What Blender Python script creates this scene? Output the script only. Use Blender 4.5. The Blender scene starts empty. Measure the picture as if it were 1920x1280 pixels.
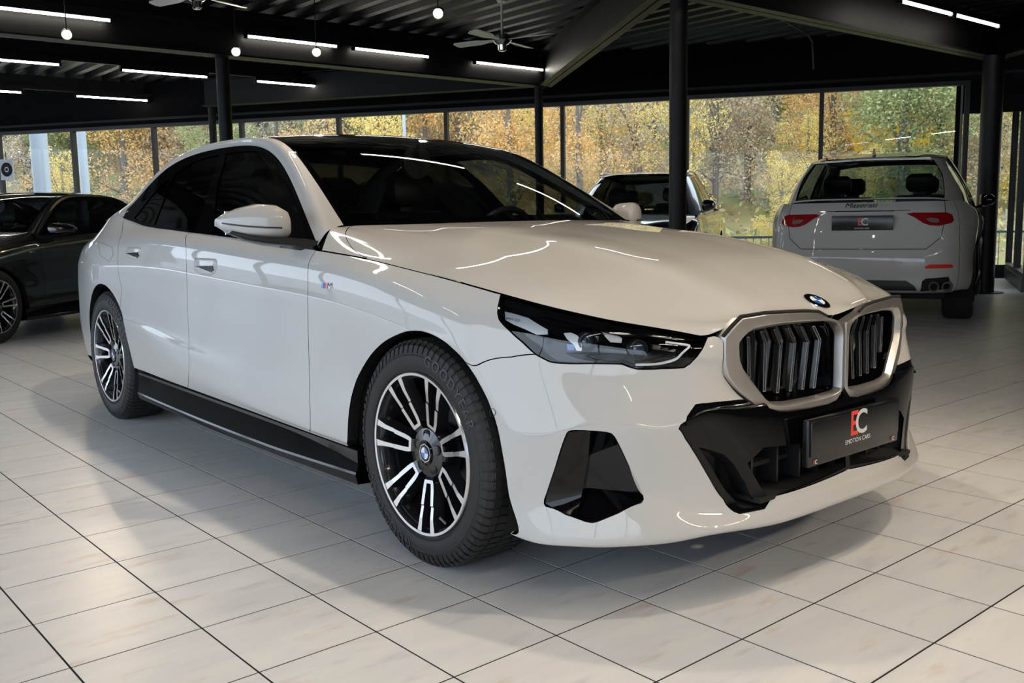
import bpy, bmesh, math, random
import numpy as np
from mathutils import Vector, Matrix
from mathutils.geometry import delaunay_2d_cdt

scene = bpy.context.scene
COL = scene.collection
PI = math.pi
random.seed(7); RNG = np.random.default_rng(7)

# ---------------------------------------------------------------- camera (metres; x = forward of the white saloon, origin on the floor under its front axle)
cam_d = bpy.data.cameras.new('camera'); cam = bpy.data.objects.new('camera', cam_d); COL.objects.link(cam)
cam_d.sensor_width = 36.0; cam_d.lens = 1780.75 / 1920 * 36.0; cam_d.clip_start = .05; cam_d.clip_end = 400
_y, _p, _r = 2.4497, -.1296, -.0166
_f = Vector((math.cos(_p) * math.cos(_y), math.cos(_p) * math.sin(_y), math.sin(_p)))
_rt = _f.cross(Vector((0, 0, 1))).normalized(); _up = _rt.cross(_f)
_x = _rt * math.cos(_r) + _up * math.sin(_r); _u = -_rt * math.sin(_r) + _up * math.cos(_r)
_m = Matrix((_x, _u, -_f)).transposed().to_4x4(); _m.translation = Vector((2.3557, -2.4795, 1.0577))
cam.matrix_world = _m
scene.camera = cam

# ---------------------------------------------------------------- overcast daylight, exposure
world = bpy.data.worlds.new('overcast'); scene.world = world; world.use_nodes = True
nt = world.node_tree; nt.nodes.clear()
_o = nt.nodes.new('ShaderNodeOutputWorld'); _b = nt.nodes.new('ShaderNodeBackground'); nt.links.new(_b.outputs[0], _o.inputs[0])
_tc = nt.nodes.new('ShaderNodeTexCoord'); _sx = nt.nodes.new('ShaderNodeSeparateXYZ'); nt.links.new(_tc.outputs['Generated'], _sx.inputs[0])
_cr = nt.nodes.new('ShaderNodeValToRGB'); nt.links.new(_sx.outputs['Z'], _cr.inputs[0])
_cr.color_ramp.elements[0].color = (.66, .77, .93, 1); _cr.color_ramp.elements[1].color = (.78, .88, 1.0, 1)
nt.links.new(_cr.outputs[0], _b.inputs['Color']); _b.inputs['Strength'].default_value = 3.9
scene.view_settings.view_transform = 'Standard'; scene.view_settings.look = 'None'
scene.view_settings.exposure = 0.0; scene.view_settings.gamma = 1.0; scene.view_settings.use_curve_mapping = False
cy = scene.cycles
cy.max_bounces = 8; cy.diffuse_bounces = 4; cy.glossy_bounces = 4; cy.transmission_bounces = 6; cy.transparent_max_bounces = 16
cy.sample_clamp_indirect = 6; cy.caustics_reflective = False; cy.caustics_refractive = False


# ---------------------------------------------------------------- helpers
def tag(o, label=None, cat=None, group=None, kind=None):
    if label: o['label'] = label
    if cat: o['category'] = cat
    if group: o['group'] = group
    if kind: o['kind'] = kind
    return o


def empty(name, loc=(0, 0, 0), rz=0, parent=None):
    o = bpy.data.objects.new(name, None); COL.objects.link(o); o.location = loc; o.rotation_euler = (0, 0, rz); o.parent = parent
    o.empty_display_size = .1
    return o


def emit(name, V, F, mat, parent=None, N=None, smooth=True, mats=None, fm=None):
    me = bpy.data.meshes.new(name)
    me.from_pydata([tuple(map(float, v)) for v in V], [], [tuple(int(i) for i in f) for f in F])
    for m in (mats or [mat]): me.materials.append(m)
    if fm is not None: me.polygons.foreach_set('material_index', np.array(fm, np.int32))
    me.polygons.foreach_set('use_smooth', np.full(len(me.polygons), smooth))
    me.update()
    if N is not None: me.normals_split_custom_set_from_vertices([tuple(map(float, n)) for n in N])
    o = bpy.data.objects.new(name, me); COL.objects.link(o); o.parent = parent
    return o


class MB:
    """collects shapes for one mesh"""
    def __init__(self): self.v = []; self.f = []; self.m = []
    def add(self, V, F, mi=0):
        b = len(self.v); self.v += [tuple(map(float, q)) for q in V]; self.f += [tuple(i + b for i in f) for f in F]; self.m += [mi] * len(F); return self
    def box(self, c, s, R=None, mi=0):
        x, y, z = (q / 2 for q in s)
        V = [(-x, -y, -z), (x, -y, -z), (x, y, -z), (-x, y, -z), (-x, -y, z), (x, -y, z), (x, y, z), (-x, y, z)]
        M = R if R is not None else Matrix.Identity(3)
        V = [tuple(M @ Vector(q) + Vector(c)) for q in V]
        return self.add(V, [(3, 2, 1, 0), (4, 5, 6, 7), (0, 1, 5, 4), (1, 2, 6, 5), (2, 3, 7, 6), (3, 0, 4, 7)], mi)
    def bar(self, a, b, w, h, mi=0, up=(0, 0, 1)):
        a, b = Vector(a), Vector(b); d = (b - a); L = d.length; d = d / L
        s = d.cross(Vector(up));  s = s.normalized() if s.length > 1e-6 else Vector((1, 0, 0)); u = s.cross(d)
        return self.box((a + b) / 2, (L, w, h), Matrix((d, s, u)).transposed(), mi)
    def tube(self, pts, r, n=10, mi=0, caps=True):
        pts = [Vector(p) for p in pts]; rr = r if hasattr(r, '__len__') else [r] * len(pts)
        V = []; prev = None
        for i, p in enumerate(pts):
            d = (pts[min(i + 1, len(pts) - 1)] - pts[max(i - 1, 0)]).normalized()
            a = prev if prev is not None else (Vector((0, 0, 1)) if abs(d.z) < .9 else Vector((1, 0, 0)))
            s = (a - d * a.dot(d)).normalized(); prev = s; t = d.cross(s)
            V += [p + (s * math.cos(2 * PI * k / n) + t * math.sin(2 * PI * k / n)) * rr[i] for k in range(n)]
        F = [(i * n + k, i * n + (k + 1) % n, (i + 1) * n + (k + 1) % n, (i + 1) * n + k) for i in range(len(pts) - 1) for k in range(n)]
        if caps: F += [tuple(range(n))[::-1], tuple(range((len(pts) - 1) * n, len(pts) * n))]
        return self.add(V, F, mi)
    def lathe(self, prof, n=48, c=(0, 0, 0), axis='y', mi=0, closed=False):
        V = []
        for k in range(n):
            a = 2 * PI * k / n; ca, sa = math.cos(a), math.sin(a)
            for r, h in prof:
                V.append({'y': (r * ca, h, r * sa), 'z': (r * ca, r * sa, h), 'x': (h, r * ca, r * sa)}[axis])
        V = [(v[0] + c[0], v[1] + c[1], v[2] + c[2]) for v in V]; m = len(prof)
        F = [(k * m + j, k * m + j + 1, ((k + 1) % n) * m + j + 1, ((k + 1) % n) * m + j) for k in range(n) for j in range(m - 1 + (1 if closed else 0)) if j + 1 < m] if not closed else \
            [(k * m + j, k * m + (j + 1) % m, ((k + 1) % n) * m + (j + 1) % m, ((k + 1) % n) * m + j) for k in range(n) for j in range(m)]
        return self.add(V, F, mi)
    def prism(self, poly, z0, z1, M=None, mi=0, mt=None):
        n = len(poly); V = [Vector((x, y, z0)) for x, y in poly] + [Vector((x, y, z1)) for x, y in poly]
        if M is not None: V = [M @ q for q in V]
        self.add(V, [(k, (k + 1) % n, n + (k + 1) % n, n + k) for k in range(n)] + [tuple(range(n))[::-1]], mi)
        return self.add(V[n:], [tuple(range(n))], mi if mt is None else mt)
    def loft(self, rings, closed=True, cap0=False, cap1=False, mi=0):
        n = len(rings[0]); V = [p for r in rings for p in r]
        F = [(i * n + k, i * n + (k + 1) % n, (i + 1) * n + (k + 1) % n, (i + 1) * n + k) for i in range(len(rings) - 1) for k in range(n if closed else n - 1)]
        if cap0: F.append(tuple(range(n))[::-1])
        if cap1: F.append(tuple(range((len(rings) - 1) * n, len(rings) * n)))
        return self.add(V, F, mi)
    def build(self, name, mat, parent=None, smooth=False, angle=None, bevel=0):
        mats = mat if isinstance(mat, (list, tuple)) else [mat]
        o = emit(name, self.v, self.f, None, parent, smooth=smooth, mats=mats, fm=self.m if len(mats) > 1 else None)
        if bevel:
            bm = bmesh.new(); bm.from_mesh(o.data)
            bmesh.ops.remove_doubles(bm, verts=bm.verts, dist=1e-5); bmesh.ops.recalc_face_normals(bm, faces=bm.faces)
            es = [e for e in bm.edges if len(e.link_faces) == 2 and e.calc_face_angle(0) > .5]
            bmesh.ops.bevel(bm, geom=es, offset=bevel, segments=2, profile=.6, affect='EDGES', clamp_overlap=True); bm.to_mesh(o.data); bm.free()
            o.data.polygons.foreach_set('use_smooth', np.full(len(o.data.polygons), True)); angle = angle or 40
        if smooth and not bevel:
            bm = bmesh.new(); bm.from_mesh(o.data); bmesh.ops.remove_doubles(bm, verts=bm.verts, dist=1e-6); bmesh.ops.recalc_face_normals(bm, faces=bm.faces); bm.to_mesh(o.data); bm.free()
            angle = angle or 35
        if angle: o.data.set_sharp_from_angle(angle=math.radians(angle))
        return o


def copy_tree(o, parent=None):
    c = o.copy(); COL.objects.link(c); c.parent = parent
    for ch in list(o.children): copy_tree(ch, c)
    return c


_FC = {}
def text_mesh(s, size=1.0, extrude=0.0, align='CENTER', shear=0, spacing=1.0, bold=0.0):
    """outlines of a line of lettering as (verts, faces) in the xy plane"""
    cu = bpy.data.curves.new('t', 'FONT'); cu.body = s; cu.size = size; cu.extrude = extrude; cu.align_x = align; cu.align_y = 'CENTER'; cu.shear = shear; cu.space_character = spacing
    cu.resolution_u = 4; cu.offset = bold
    ob = bpy.data.objects.new('t', cu); COL.objects.link(ob); bpy.context.view_layer.update()
    me = ob.evaluated_get(bpy.context.evaluated_depsgraph_get()).to_mesh()
    V = [tuple(v.co) for v in me.vertices]; F = [tuple(p.vertices) for p in me.polygons]
    bpy.data.objects.remove(ob); bpy.data.curves.remove(cu)
    return V, F


# ---------------------------------------------------------------- materials
def nmat(name):
    m = bpy.data.materials.new(name); m.use_nodes = True; n = m.node_tree; n.nodes.clear()
    out = n.nodes.new('ShaderNodeOutputMaterial')
    return m, n, out


def pbr(name, col, rough=.5, metal=0, coat=0, coat_rough=.03, noise=0, nscale=40, bump=0, bscale=200, spec=.5, rnoise=0, ior=1.5, emit_c=None, emit_s=0):
    m, n, out = nmat(name); b = n.nodes.new('ShaderNodeBsdfPrincipled'); n.links.new(b.outputs[0], out.inputs[0])
    b.inputs['Base Color'].default_value = (*col, 1); b.inputs['Roughness'].default_value = rough; b.inputs['Metallic'].default_value = metal
    b.inputs['Coat Weight'].default_value = coat; b.inputs['Coat Roughness'].default_value = coat_rough; b.inputs['Specular IOR Level'].default_value = spec; b.inputs['IOR'].default_value = ior
    if emit_c: b.inputs['Emission Color'].default_value = (*emit_c, 1); b.inputs['Emission Strength'].default_value = emit_s
    tc = n.nodes.new('ShaderNodeTexCoord')
    if noise or rnoise:
        t = n.nodes.new('ShaderNodeTexNoise'); t.inputs['Scale'].default_value = nscale; t.inputs['Detail'].default_value = 3; n.links.new(tc.outputs['Object'], t.inputs['Vector'])
        if noise:
            mx = n.nodes.new('ShaderNodeMix'); mx.data_type = 'RGBA'
            mx.inputs[6].default_value = (*[c * (1 - noise) for c in col], 1); mx.inputs[7].default_value = (*[min(1, c * (1 + noise)) for c in col], 1)
            n.links.new(t.outputs[0], mx.inputs[0]); n.links.new(mx.outputs[2], b.inputs['Base Color'])
        if rnoise:
            mr = n.nodes.new('ShaderNodeMapRange'); mr.inputs[3].default_value = max(0, rough - rnoise); mr.inputs[4].default_value = min(1, rough + rnoise)
            n.links.new(t.outputs[0], mr.inputs[0]); n.links.new(mr.outputs[0], b.inputs['Roughness'])
    if bump:
        t = n.nodes.new('ShaderNodeTexNoise'); t.inputs['Scale'].default_value = bscale; n.links.new(tc.outputs['Object'], t.inputs['Vector'])
        bp_ = n.nodes.new('ShaderNodeBump'); bp_.inputs['Strength'].default_value = bump; bp_.inputs['Distance'].default_value = .002
        n.links.new(t.outputs[0], bp_.inputs['Height']); n.links.new(bp_.outputs[0], b.inputs['Normal'])
    return m


def glass(name, tint, rough=0.0, refl=1.0, ior=1.5):
    """thin pane: clear tinted transmission plus Fresnel reflection"""
    m, n, out = nmat(name)
    tr = n.nodes.new('ShaderNodeBsdfTransparent'); tr.inputs[0].default_value = (*tint, 1)
    gl = n.nodes.new('ShaderNodeBsdfGlossy'); gl.inputs['Roughness'].default_value = rough; gl.inputs[0].default_value = (refl, refl, refl, 1)
    fr = n.nodes.new('ShaderNodeFresnel'); ge = n.nodes.new('ShaderNodeNewGeometry'); io = n.nodes.new('ShaderNodeMapRange'); io.inputs[3].default_value = ior; io.inputs[4].default_value = 1 / ior   # same reflection from either side of the thin pane
    n.links.new(ge.outputs['Backfacing'], io.inputs[0]); n.links.new(io.outputs[0], fr.inputs[0])
    mx = n.nodes.new('ShaderNodeMixShader'); n.links.new(fr.outputs[0], mx.inputs[0]); n.links.new(tr.outputs[0], mx.inputs[1]); n.links.new(gl.outputs[0], mx.inputs[2])
    n.links.new(mx.outputs[0], out.inputs[0])
    return m


def emis(name, col, s):
    m, n, out = nmat(name); e = n.nodes.new('ShaderNodeEmission'); e.inputs[0].default_value = (*col, 1); e.inputs[1].default_value = s; n.links.new(e.outputs[0], out.inputs[0])
    return m


M = dict(
    white=pbr('pearl_white_paint', (.52, .51, .495), .5, coat=1.0, coat_rough=.015, noise=.015, nscale=900, spec=.15),
    black_paint=pbr('black_paint', (.004, .004, .005), .25, coat=1.0, coat_rough=.02, noise=.1, nscale=600),
    blue_black=pbr('midnight_paint', (.006, .010, .016), .25, coat=1.0, coat_rough=.02, noise=.1, nscale=600),
    silver_paint=pbr('silver_paint_glass_tint', (.30, .42, .42), .3, metal=.4, coat=1.0, coat_rough=.03, noise=.05, nscale=900),  # silver car; the windscreen's green tint is mixed into its paint colour
    gloss_black=pbr('gloss_black_plastic', (.002, .002, .0025), .07, noise=.1, nscale=300, spec=.38),
    satin_black=pbr('satin_black_plastic', (.012, .012, .013), .42, noise=.2, nscale=120, bump=.1, bscale=900),
    scoop=pbr('skirt_scoop_black', (.003, .0035, .0035), .5, noise=.2, nscale=20, spec=.03),
    matte_black=pbr('matte_black', (.006, .006, .006), .8, noise=.3, nscale=60),
    under=pbr('underbody_black', (.004, .004, .004), .9, noise=.3, nscale=30),
    rubber=pbr('tyre_rubber', (.012, .012, .012), .62, noise=.25, nscale=90, bump=.25, bscale=600),
    rubber_text=pbr('tyre_lettering', (.034, .034, .034), .45, noise=.1, nscale=60),
    alu=pbr('machined_aluminium', (.74, .74, .75), .22, metal=1, noise=.05, nscale=200),
    satin_alu=pbr('satin_aluminium', (.52, .505, .485), .40, metal=1, noise=.03, nscale=200),
    chrome=pbr('chrome', (.80, .80, .80), .06, metal=1, noise=.02, nscale=50),
    rim_black=pbr('rim_black_lacquer', (.010, .010, .012), .18, coat=.6, noise=.1, nscale=200),
    disc=pbr('brake_disc_steel', (.18, .18, .18), .4, metal=1, noise=.15, nscale=60),
    steel_black=pbr('black_painted_steel', (.004, .004, .0042), .5, spec=.3, noise=.2, nscale=25, rnoise=.08),
    alu_dark=pbr('anodised_window_frame', (.012, .012, .013), .4, noise=.2, nscale=25),
    deck=pbr('dark_metal_deck', (.008, .008, .0082), .45, metal=.0, noise=.25, nscale=10, rnoise=.1),
    pane=glass('window_glass', (.92, .93, .91), 0, 1.0, 1.30),
    ws=glass('windscreen_glass', (.50, .56, .55)),
    tint=glass('privacy_glass', (.035, .04, .042)),
    tint_f=glass('side_glass', (.22, .25, .25)),
    lens=glass('lamp_lens', (.92, .94, .97)),
    red_lens=pbr('red_lens', (.30, .008, .010), .08, coat=1, noise=.1, nscale=40),
    red_reflector=pbr('red_reflector', (.80, .03, .015), .15, noise=.1, nscale=80, emit_c=(.9, .03, .01), emit_s=.0),
    clear_lens=pbr('clear_lamp_grey', (.24, .17, .16), .12, coat=1, noise=.2, nscale=60),
    lamp_glass=pbr('projector_glass', (.02, .035, .06), .05, coat=1, noise=.1, nscale=40),
    cabin=pbr('cabin_dark_trim', (.008, .008, .009), .6, noise=.2, nscale=40),
    leather=pbr('black_leather', (.012, .011, .011), .45, noise=.2, nscale=60, bump=.2, bscale=400),
    plate_black=pbr('plate_black', (.010, .010, .011), .22, noise=.1, nscale=60),
    red=pbr('red_print', (.78, .05, .03), .35, noise=.05, nscale=60),
    grey_print=pbr('silver_print', (.60, .60, .60), .35, noise=.05, nscale=60),
    white_print=pbr('white_print', (.80, .80, .80), .35, noise=.04, nscale=60),
    blue=pbr('emblem_blue', (.015, .13, .50), .2, coat=1, noise=.05, nscale=60),
    blue2=pbr('stripe_blue', (.02, .05, .32), .25, noise=.05, nscale=60),
    ltblue=pbr('stripe_light_blue', (.10, .35, .75), .25, noise=.05, nscale=60),
    fan_white=pbr('fan_white', (.62, .63, .63), .35, noise=.05, nscale=30),
    post_white=pbr('white_post', (.42, .48, .54), .5, noise=.08, nscale=6),
    wall_dark=pbr('dark_wall', (.004, .004, .0045), .8, spec=.1, noise=.2, nscale=5),
    wall_grey=pbr('grey_wall', (.10, .095, .09), .7, noise=.1, nscale=4),
    yellow=pbr('yellow_sign', (.75, .48, .03), .5, noise=.05, nscale=10),
    tube=emis('led_tube', (1.0, .93, .82), 22.0),
    tube_boost=emis('led_tube_boosted', (1.0, .87, .69), 105.0),  # output raised on unseen tubes to brighten floor and bonnet
    bulb=emis('spot_bulb', (1.0, .80, .52), 60.0),
)
# ================================================================ the showroom
PHI, GO, SA, SB = .0169, (-1.6697, -1.6246), .3272, .3322
TA = np.array([math.cos(PHI), math.sin(PHI)]); TBv = np.array([-math.sin(PHI), math.cos(PHI)])


def grid_xy(i, j): return np.array(GO) + TBv * SA * i + TA * SB * j


def tile_material():
    m, n, out = nmat('marble_look_tile'); b = n.nodes.new('ShaderNodeBsdfPrincipled'); n.links.new(b.outputs[0], out.inputs[0])
    g = n.nodes.new('ShaderNodeNewGeometry'); mp = n.nodes.new('ShaderNodeMapping'); mp.inputs['Rotation'].default_value = (0, 0, .20); mp.inputs['Scale'].default_value = (13, 3.2, 1)
    n.links.new(g.outputs['Position'], mp.inputs['Vector'])
    # every tile has its own streaks: shift the pattern by tile
    ws = n.nodes.new('ShaderNodeTexWhiteNoise'); ws.noise_dimensions = '3D'
    oi = n.nodes.new('ShaderNodeObjectInfo'); n.links.new(oi.outputs['Location'], ws.inputs['Vector'])
    ad = n.nodes.new('ShaderNodeVectorMath'); ad.operation = 'MULTIPLY_ADD'; ad.inputs[1].default_value = (9, 9, 9); n.links.new(ws.outputs['Color'], ad.inputs[0]); n.links.new(mp.outputs[0], ad.inputs[2])
    def layer(scale, lo, hi, c0, c1, off):
        v = n.nodes.new('ShaderNodeVectorMath'); v.inputs[1].default_value = (off, off * .7, off); n.links.new(ad.outputs[0], v.inputs[0])
        t = n.nodes.new('ShaderNodeTexNoise'); t.inputs['Scale'].default_value = scale; t.inputs['Detail'].default_value = 3; t.inputs['Roughness'].default_value = .55; n.links.new(v.outputs[0], t.inputs['Vector'])
        mr = n.nodes.new('ShaderNodeMapRange'); mr.interpolation_type = 'SMOOTHSTEP'; mr.inputs[1].default_value = lo; mr.inputs[2].default_value = hi; n.links.new(t.outputs[0], mr.inputs[0])
        mx = n.nodes.new('ShaderNodeMix'); mx.data_type = 'RGBA'; n.links.new(mr.outputs[0], mx.inputs[0])
        for k, c in ((6, c0), (7, c1)):
            if isinstance(c, tuple): mx.inputs[k].default_value = (*c, 1)
            else: n.links.new(c, mx.inputs[k])
        return mx.outputs[2]
    base = layer(.8, .25, .75, (.73, .735, .76), (.81, .805, .80), 0)
    base = layer(1.3, .56, .86, base, (.60, .60, .635), 13)
    base = layer(1.3, .57, .88, base, (.64, .47, .37), 31)
    n.links.new(base, b.inputs['Base Color'])
    t2 = n.nodes.new('ShaderNodeTexNoise'); t2.inputs['Scale'].default_value = 6; n.links.new(g.outputs['Position'], t2.inputs['Vector'])
    mr = n.nodes.new('ShaderNodeMapRange'); mr.inputs[3].default_value = .29; mr.inputs[4].default_value = .34; n.links.new(t2.outputs[0], mr.inputs[0]); n.links.new(mr.outputs[0], b.inputs['Roughness'])
    b.inputs['Specular IOR Level'].default_value = .45
    return m


M['tile'] = tile_material()
M['grout'] = pbr('dark_grout', (.010, .008, .007), .95, noise=.3, nscale=60)

RX0, RX1, RY0, RY1 = -26.0, 9.0, -6.6, 14.6
# back glass wall: from WL (left, beyond the frame) to WR, direction WD
WR = np.array([-3.93, 10.73]); WDIR = np.array([.8385, .5449]); WN = np.array([-WDIR[1], WDIR[0]])   # WN points outdoors
def wall_pt(t, off=0): return WR + WDIR * t + WN * off

B0 = np.array([-4.13, 13.0]); SD = np.array([1.23, -2.43]); SD = SD / np.linalg.norm(SD); BE = B0 + SD * 3.0; BL = .78
fl = MB(); _q = (RX0 + 3.93) / WDIR[0]
fl.prism([(RX0, RY0), (RX1, RY0), (RX1, BE[1] + .2), (BE[0], BE[1] + .2), tuple(B0 + WN * .1), tuple(B0 - WDIR * BL + WN * .1), tuple(wall_pt(-.1, .1)), tuple(wall_pt(_q, .1))], -.116, -.001)
floor = fl.build('floor', M['grout']); tag(floor, kind='structure')


def cam_px(p):
    q = cam.matrix_world.inverted() @ Vector(p)
    return (960 + 1780.75 * q.x / -q.z, 640 - 1780.75 * q.y / -q.z, -q.z) if q.z < -.1 else (0, 0, -1)


def tile_mesh():
    a, b, g, e, h = SB / 2 - .0027, SA / 2 - .0027, 0, .0003, .0015
    V = [(-a, -b, -h), (a, -b, -h), (a, b, -h), (-a, b, -h), (-a, -b, -e), (a, -b, -e), (a, b, -e), (-a, b, -e),
         (-a + e, -b + e, 0), (a - e, -b + e, 0), (a - e, b - e, 0), (-a + e, b - e, 0)]
    F = [(0, 1, 5, 4), (1, 2, 6, 5), (2, 3, 7, 6), (3, 0, 4, 7), (4, 5, 9, 8), (5, 6, 10, 9), (6, 7, 11, 10), (7, 4, 8, 11), (8, 9, 10, 11)]
    me = bpy.data.meshes.new('tile'); me.from_pydata(V, [], F); me.materials.append(M['tile']); return me


_tm = tile_mesh(); cand = []; rest = []
for i in range(-24, 52):
    for j in range(-68, 32):
        c = grid_xy(i + .5, j + .5)
        if not (RX0 + .2 < c[0] < RX1 - .2 and RY0 + .2 < c[1] < RY1 - .2): continue
        if np.dot(c - WR, WN) > (-.15 if np.dot(c - WR, WDIR) < .1 else 1.9): continue
        px, py, d = cam_px((c[0], c[1], 0))
        under_car = -3.9 < c[0] < .45 and -.6 < c[1] < .75
        if d > 0 and -60 < px < 1980 and py < 1330 and not under_car: cand.append((d, tuple(c)))
        else: rest.append((d, tuple(c)))
cand.sort(); rest += cand[300:]
_first = None
for d, c in cand[:300]:
    o = bpy.data.objects.new('tile', _tm); COL.objects.link(o); o.parent = floor; o.location = (c[0], c[1], 0); o.rotation_euler = (0, 0, PHI)
mb = MB(); _tv = [tuple(v.co) for v in _tm.vertices]; _tf = [tuple(p.vertices) for p in _tm.polygons]
_c, _s = math.cos(PHI), math.sin(PHI)
for d, c in rest: mb.add([(c[0] + x * _c - y * _s, c[1] + x * _s + y * _c, z) for x, y, z in _tv], _tf)
tag(mb.build('tile_field', M['tile'], floor), kind='stuff')

# --- ceiling: trapezoidal metal deck, ribs along x
mb = MB(); P = .30; ny = int((RY1 - RY0) / P) + 1; ZC = 3.50
prof = []
for k in range(ny):
    y = RY0 + k * P; prof += [(y, ZC + .075), (y + .13, ZC + .075), (y + .165, ZC), (y + .265, ZC)]
n = len(prof)
def deck_x0(y): return max(RX0, WR[0] + ((y - WR[1]) * WN[1] - .12) / -WN[0]) if y < 10.9 else -6.0
V = [(deck_x0(y), y, z) for y, z in prof] + [(RX1, y, z) for y, z in prof]
mb.add(V, [(k, k + 1, n + k + 1, n + k) for k in range(n - 1)])
mb.prism([(RX0, RY0 - .2), (RX1, RY0 - .2), (RX1, RY1), (-6, RY1), (-6, 9.6), tuple(wall_pt(_q, .12))], ZC + .09, ZC + .3)
tag(mb.build('ceiling', M['deck']), kind='structure')


def ibeam(name, a, b, zb, h, w, label):
    mb = MB(); A = Vector((*a, 0)); B = Vector((*b, 0)); t = .022
    mb.bar(A + Vector((0, 0, zb + t / 2)), B + Vector((0, 0, zb + t / 2)), w, t)
    mb.bar(A + Vector((0, 0, zb + h - t / 2)), B + Vector((0, 0, zb + h - t / 2)), w, t)
    mb.bar(A + Vector((0, 0, zb + h / 2)), B + Vector((0, 0, zb + h / 2)), .016, h)
    o = mb.build(name, M['steel_black']); tag(o, kind='structure'); return o


ibeam('trim_1', (-8.55, -6.4), (-8.42, 7.2), 2.96, .48, .22, '')
ibeam('trim_2', (-3.35, -6.4), (-3.30, 10.4), 2.96, .48, .22, '')
ibeam('trim_3', (-8.42, 7.15), (-3.35, 4.05), 2.96, .48, .20, '')
ibeam('trim_4', (-8.42, 7.15), (-13.4, 4.0), 2.98, .44, .20, '')
ibeam('trim_5', (-3.30, 10.3), (1.8, 7.0), 2.96, .48, .20, '')
ibeam('trim_6', (1.9, -6.4), (1.9, 9), 2.96, .48, .22, '')


def column(xy, r, h, label):
    mb = MB(); mb.lathe([(0, 0), (r * 1.9, 0), (r * 1.9, .012), (r, .012), (r, h), (0, h)], 28, (0, 0, 0), 'z')
    o = mb.build('column', M['steel_black'], None, smooth=True); o.location = (xy[0], xy[1], 0); tag(o, label, 'column', 'round steel columns'); return o


column((-8.60, 2.26), .078, 2.96, 'slim black steel column rising behind the roof of the white saloon')
column((-8.40, 7.02), .062, 2.96, 'slim black steel column at the window wall where diagonal beams meet')
column((-3.42, 4.30), .080, 2.96, 'black round column standing in front of the dark SUV')
column((-3.16, 9.98), .125, 2.96, 'thick black column beside the white SUV at the right')
column((-13.5, 4.15), .062, 2.98, 'thin black column at the windows left of the other slim column')

# --- back glass wall
HZ = 2.80
mul_px = [-140, 12, 150, 300, 463, 643, 842, 1057, 1287, 1535, 1803]
def t_at_px(px):
    o = cam.matrix_world.translation; d = cam.matrix_world.to_3x3() @ Vector(((px - 960) / 1780.75, 0.12, -1))
    a = np.array([[d.x, -WDIR[0]], [d.y, -WDIR[1]]]); s = np.linalg.solve(a, WR - np.array([o.x, o.y])); return s[1]
mt = [t_at_px(p) for p in mul_px]; mt = [mt[0] - 4, mt[0] - 2] + mt
win_n = 0


def glazing(P0, D, ts, z0, z1, nn, fw=.06, fd=.09):
    """a run of panes between mullions at distances ts from P0 along D"""
    global win_n
    D3 = Vector((D[0], D[1], 0)); N3 = Vector((nn[0], nn[1], 0)); P = Vector((P0[0], P0[1], 0))
    for a, b in zip(ts[:-1], ts[1:]):
        win_n += 1
        w = empty(f'window_{win_n}', P + D3 * a); tag(w, kind='structure'); L = b - a
        m = MB(); R = Matrix((D3, N3, Vector((0, 0, 1)))).transposed()
        def q(x, z): return D3 * x + Vector((0, 0, z))
        m.box(q(0, (z0 + z1) / 2), (fw, fd, z1 - z0), R); m.box(q(L, (z0 + z1) / 2), (fw * .98, fd * .98, z1 - z0), R)
        m.box(q(L / 2, z0 + fw / 2), (L - fw, fd, fw), R); m.box(q(L / 2, z1 - fw / 2), (L - fw, fd, fw), R)
        m.build('window_frame', M['alu_dark'], w)
        g = MB(); g.add([q(fw / 2, z0 + fw), q(L - fw / 2, z0 + fw), q(L - fw / 2, z1 - fw), q(fw / 2, z1 - fw)], [(0, 1, 2, 3)])
        g.build('pane', M['pane'], w)


glazing(WR, WDIR, mt, .12, HZ, WN)
# header fascia above the glass and plinth below
def wall_box(name, t0, t1, z0, z1, off, th, mat):
    mb = MB(); a = wall_pt(t0, off); b = wall_pt(t1, off); mb.bar((*a, (z0 + z1) / 2), (*b, (z0 + z1) / 2), th, z1 - z0); o = mb.build(name, mat); tag(o, kind='structure'); return o
wall_box('wall_back_header', mt[0], 1.2, HZ, 3.6, .05, .14, M['wall_dark'])
wall_box('trim_7', mt[0], 1.0, 2.86, 2.90, -.06, .10, M['steel_black'])
wall_box('trim_8', mt[0], 0.0, 0, .12, .03, .12, M['alu_dark'])
wall_box('wall_back_panel', .06, 6.0, 2.37, 3.58, .10, .05, M['wall_dark'])
# bay at the right: glass set further back, and its return
glazing(B0 - WDIR * BL, WDIR, [0, BL], .14, 2.7, WN)
glazing(B0, SD, [0, 1.5, 3.0], .18, 2.7, (SD[1] * -1, SD[0]))
mb = MB(); mb.bar((*(B0 - WDIR * BL), 1.8), (*wall_pt(.0, .1), 1.8), .06, 3.6); tag(mb.build('wall_back_return', M['wall_dark']), kind='structure')
mb = MB(); mb.bar((*B0, .09), (*(B0 + SD * 3.0), .09), .12, .18); tag(mb.build('trim_9', M['alu_dark']), kind='structure')
mb = MB(); mb.bar((*(B0 - WDIR * BL), .07), (*B0, .07), .12, .14); tag(mb.build('trim_10', M['alu_dark']), kind='structure')
mb = MB(); e = B0 + SD * 3.0; mb.box(((e[0] + RX1) / 2, e[1] + .1, 1.8), (RX1 - e[0], .2, 3.6)); tag(mb.build('wall_right', M['wall_grey']), kind='structure')
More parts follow.
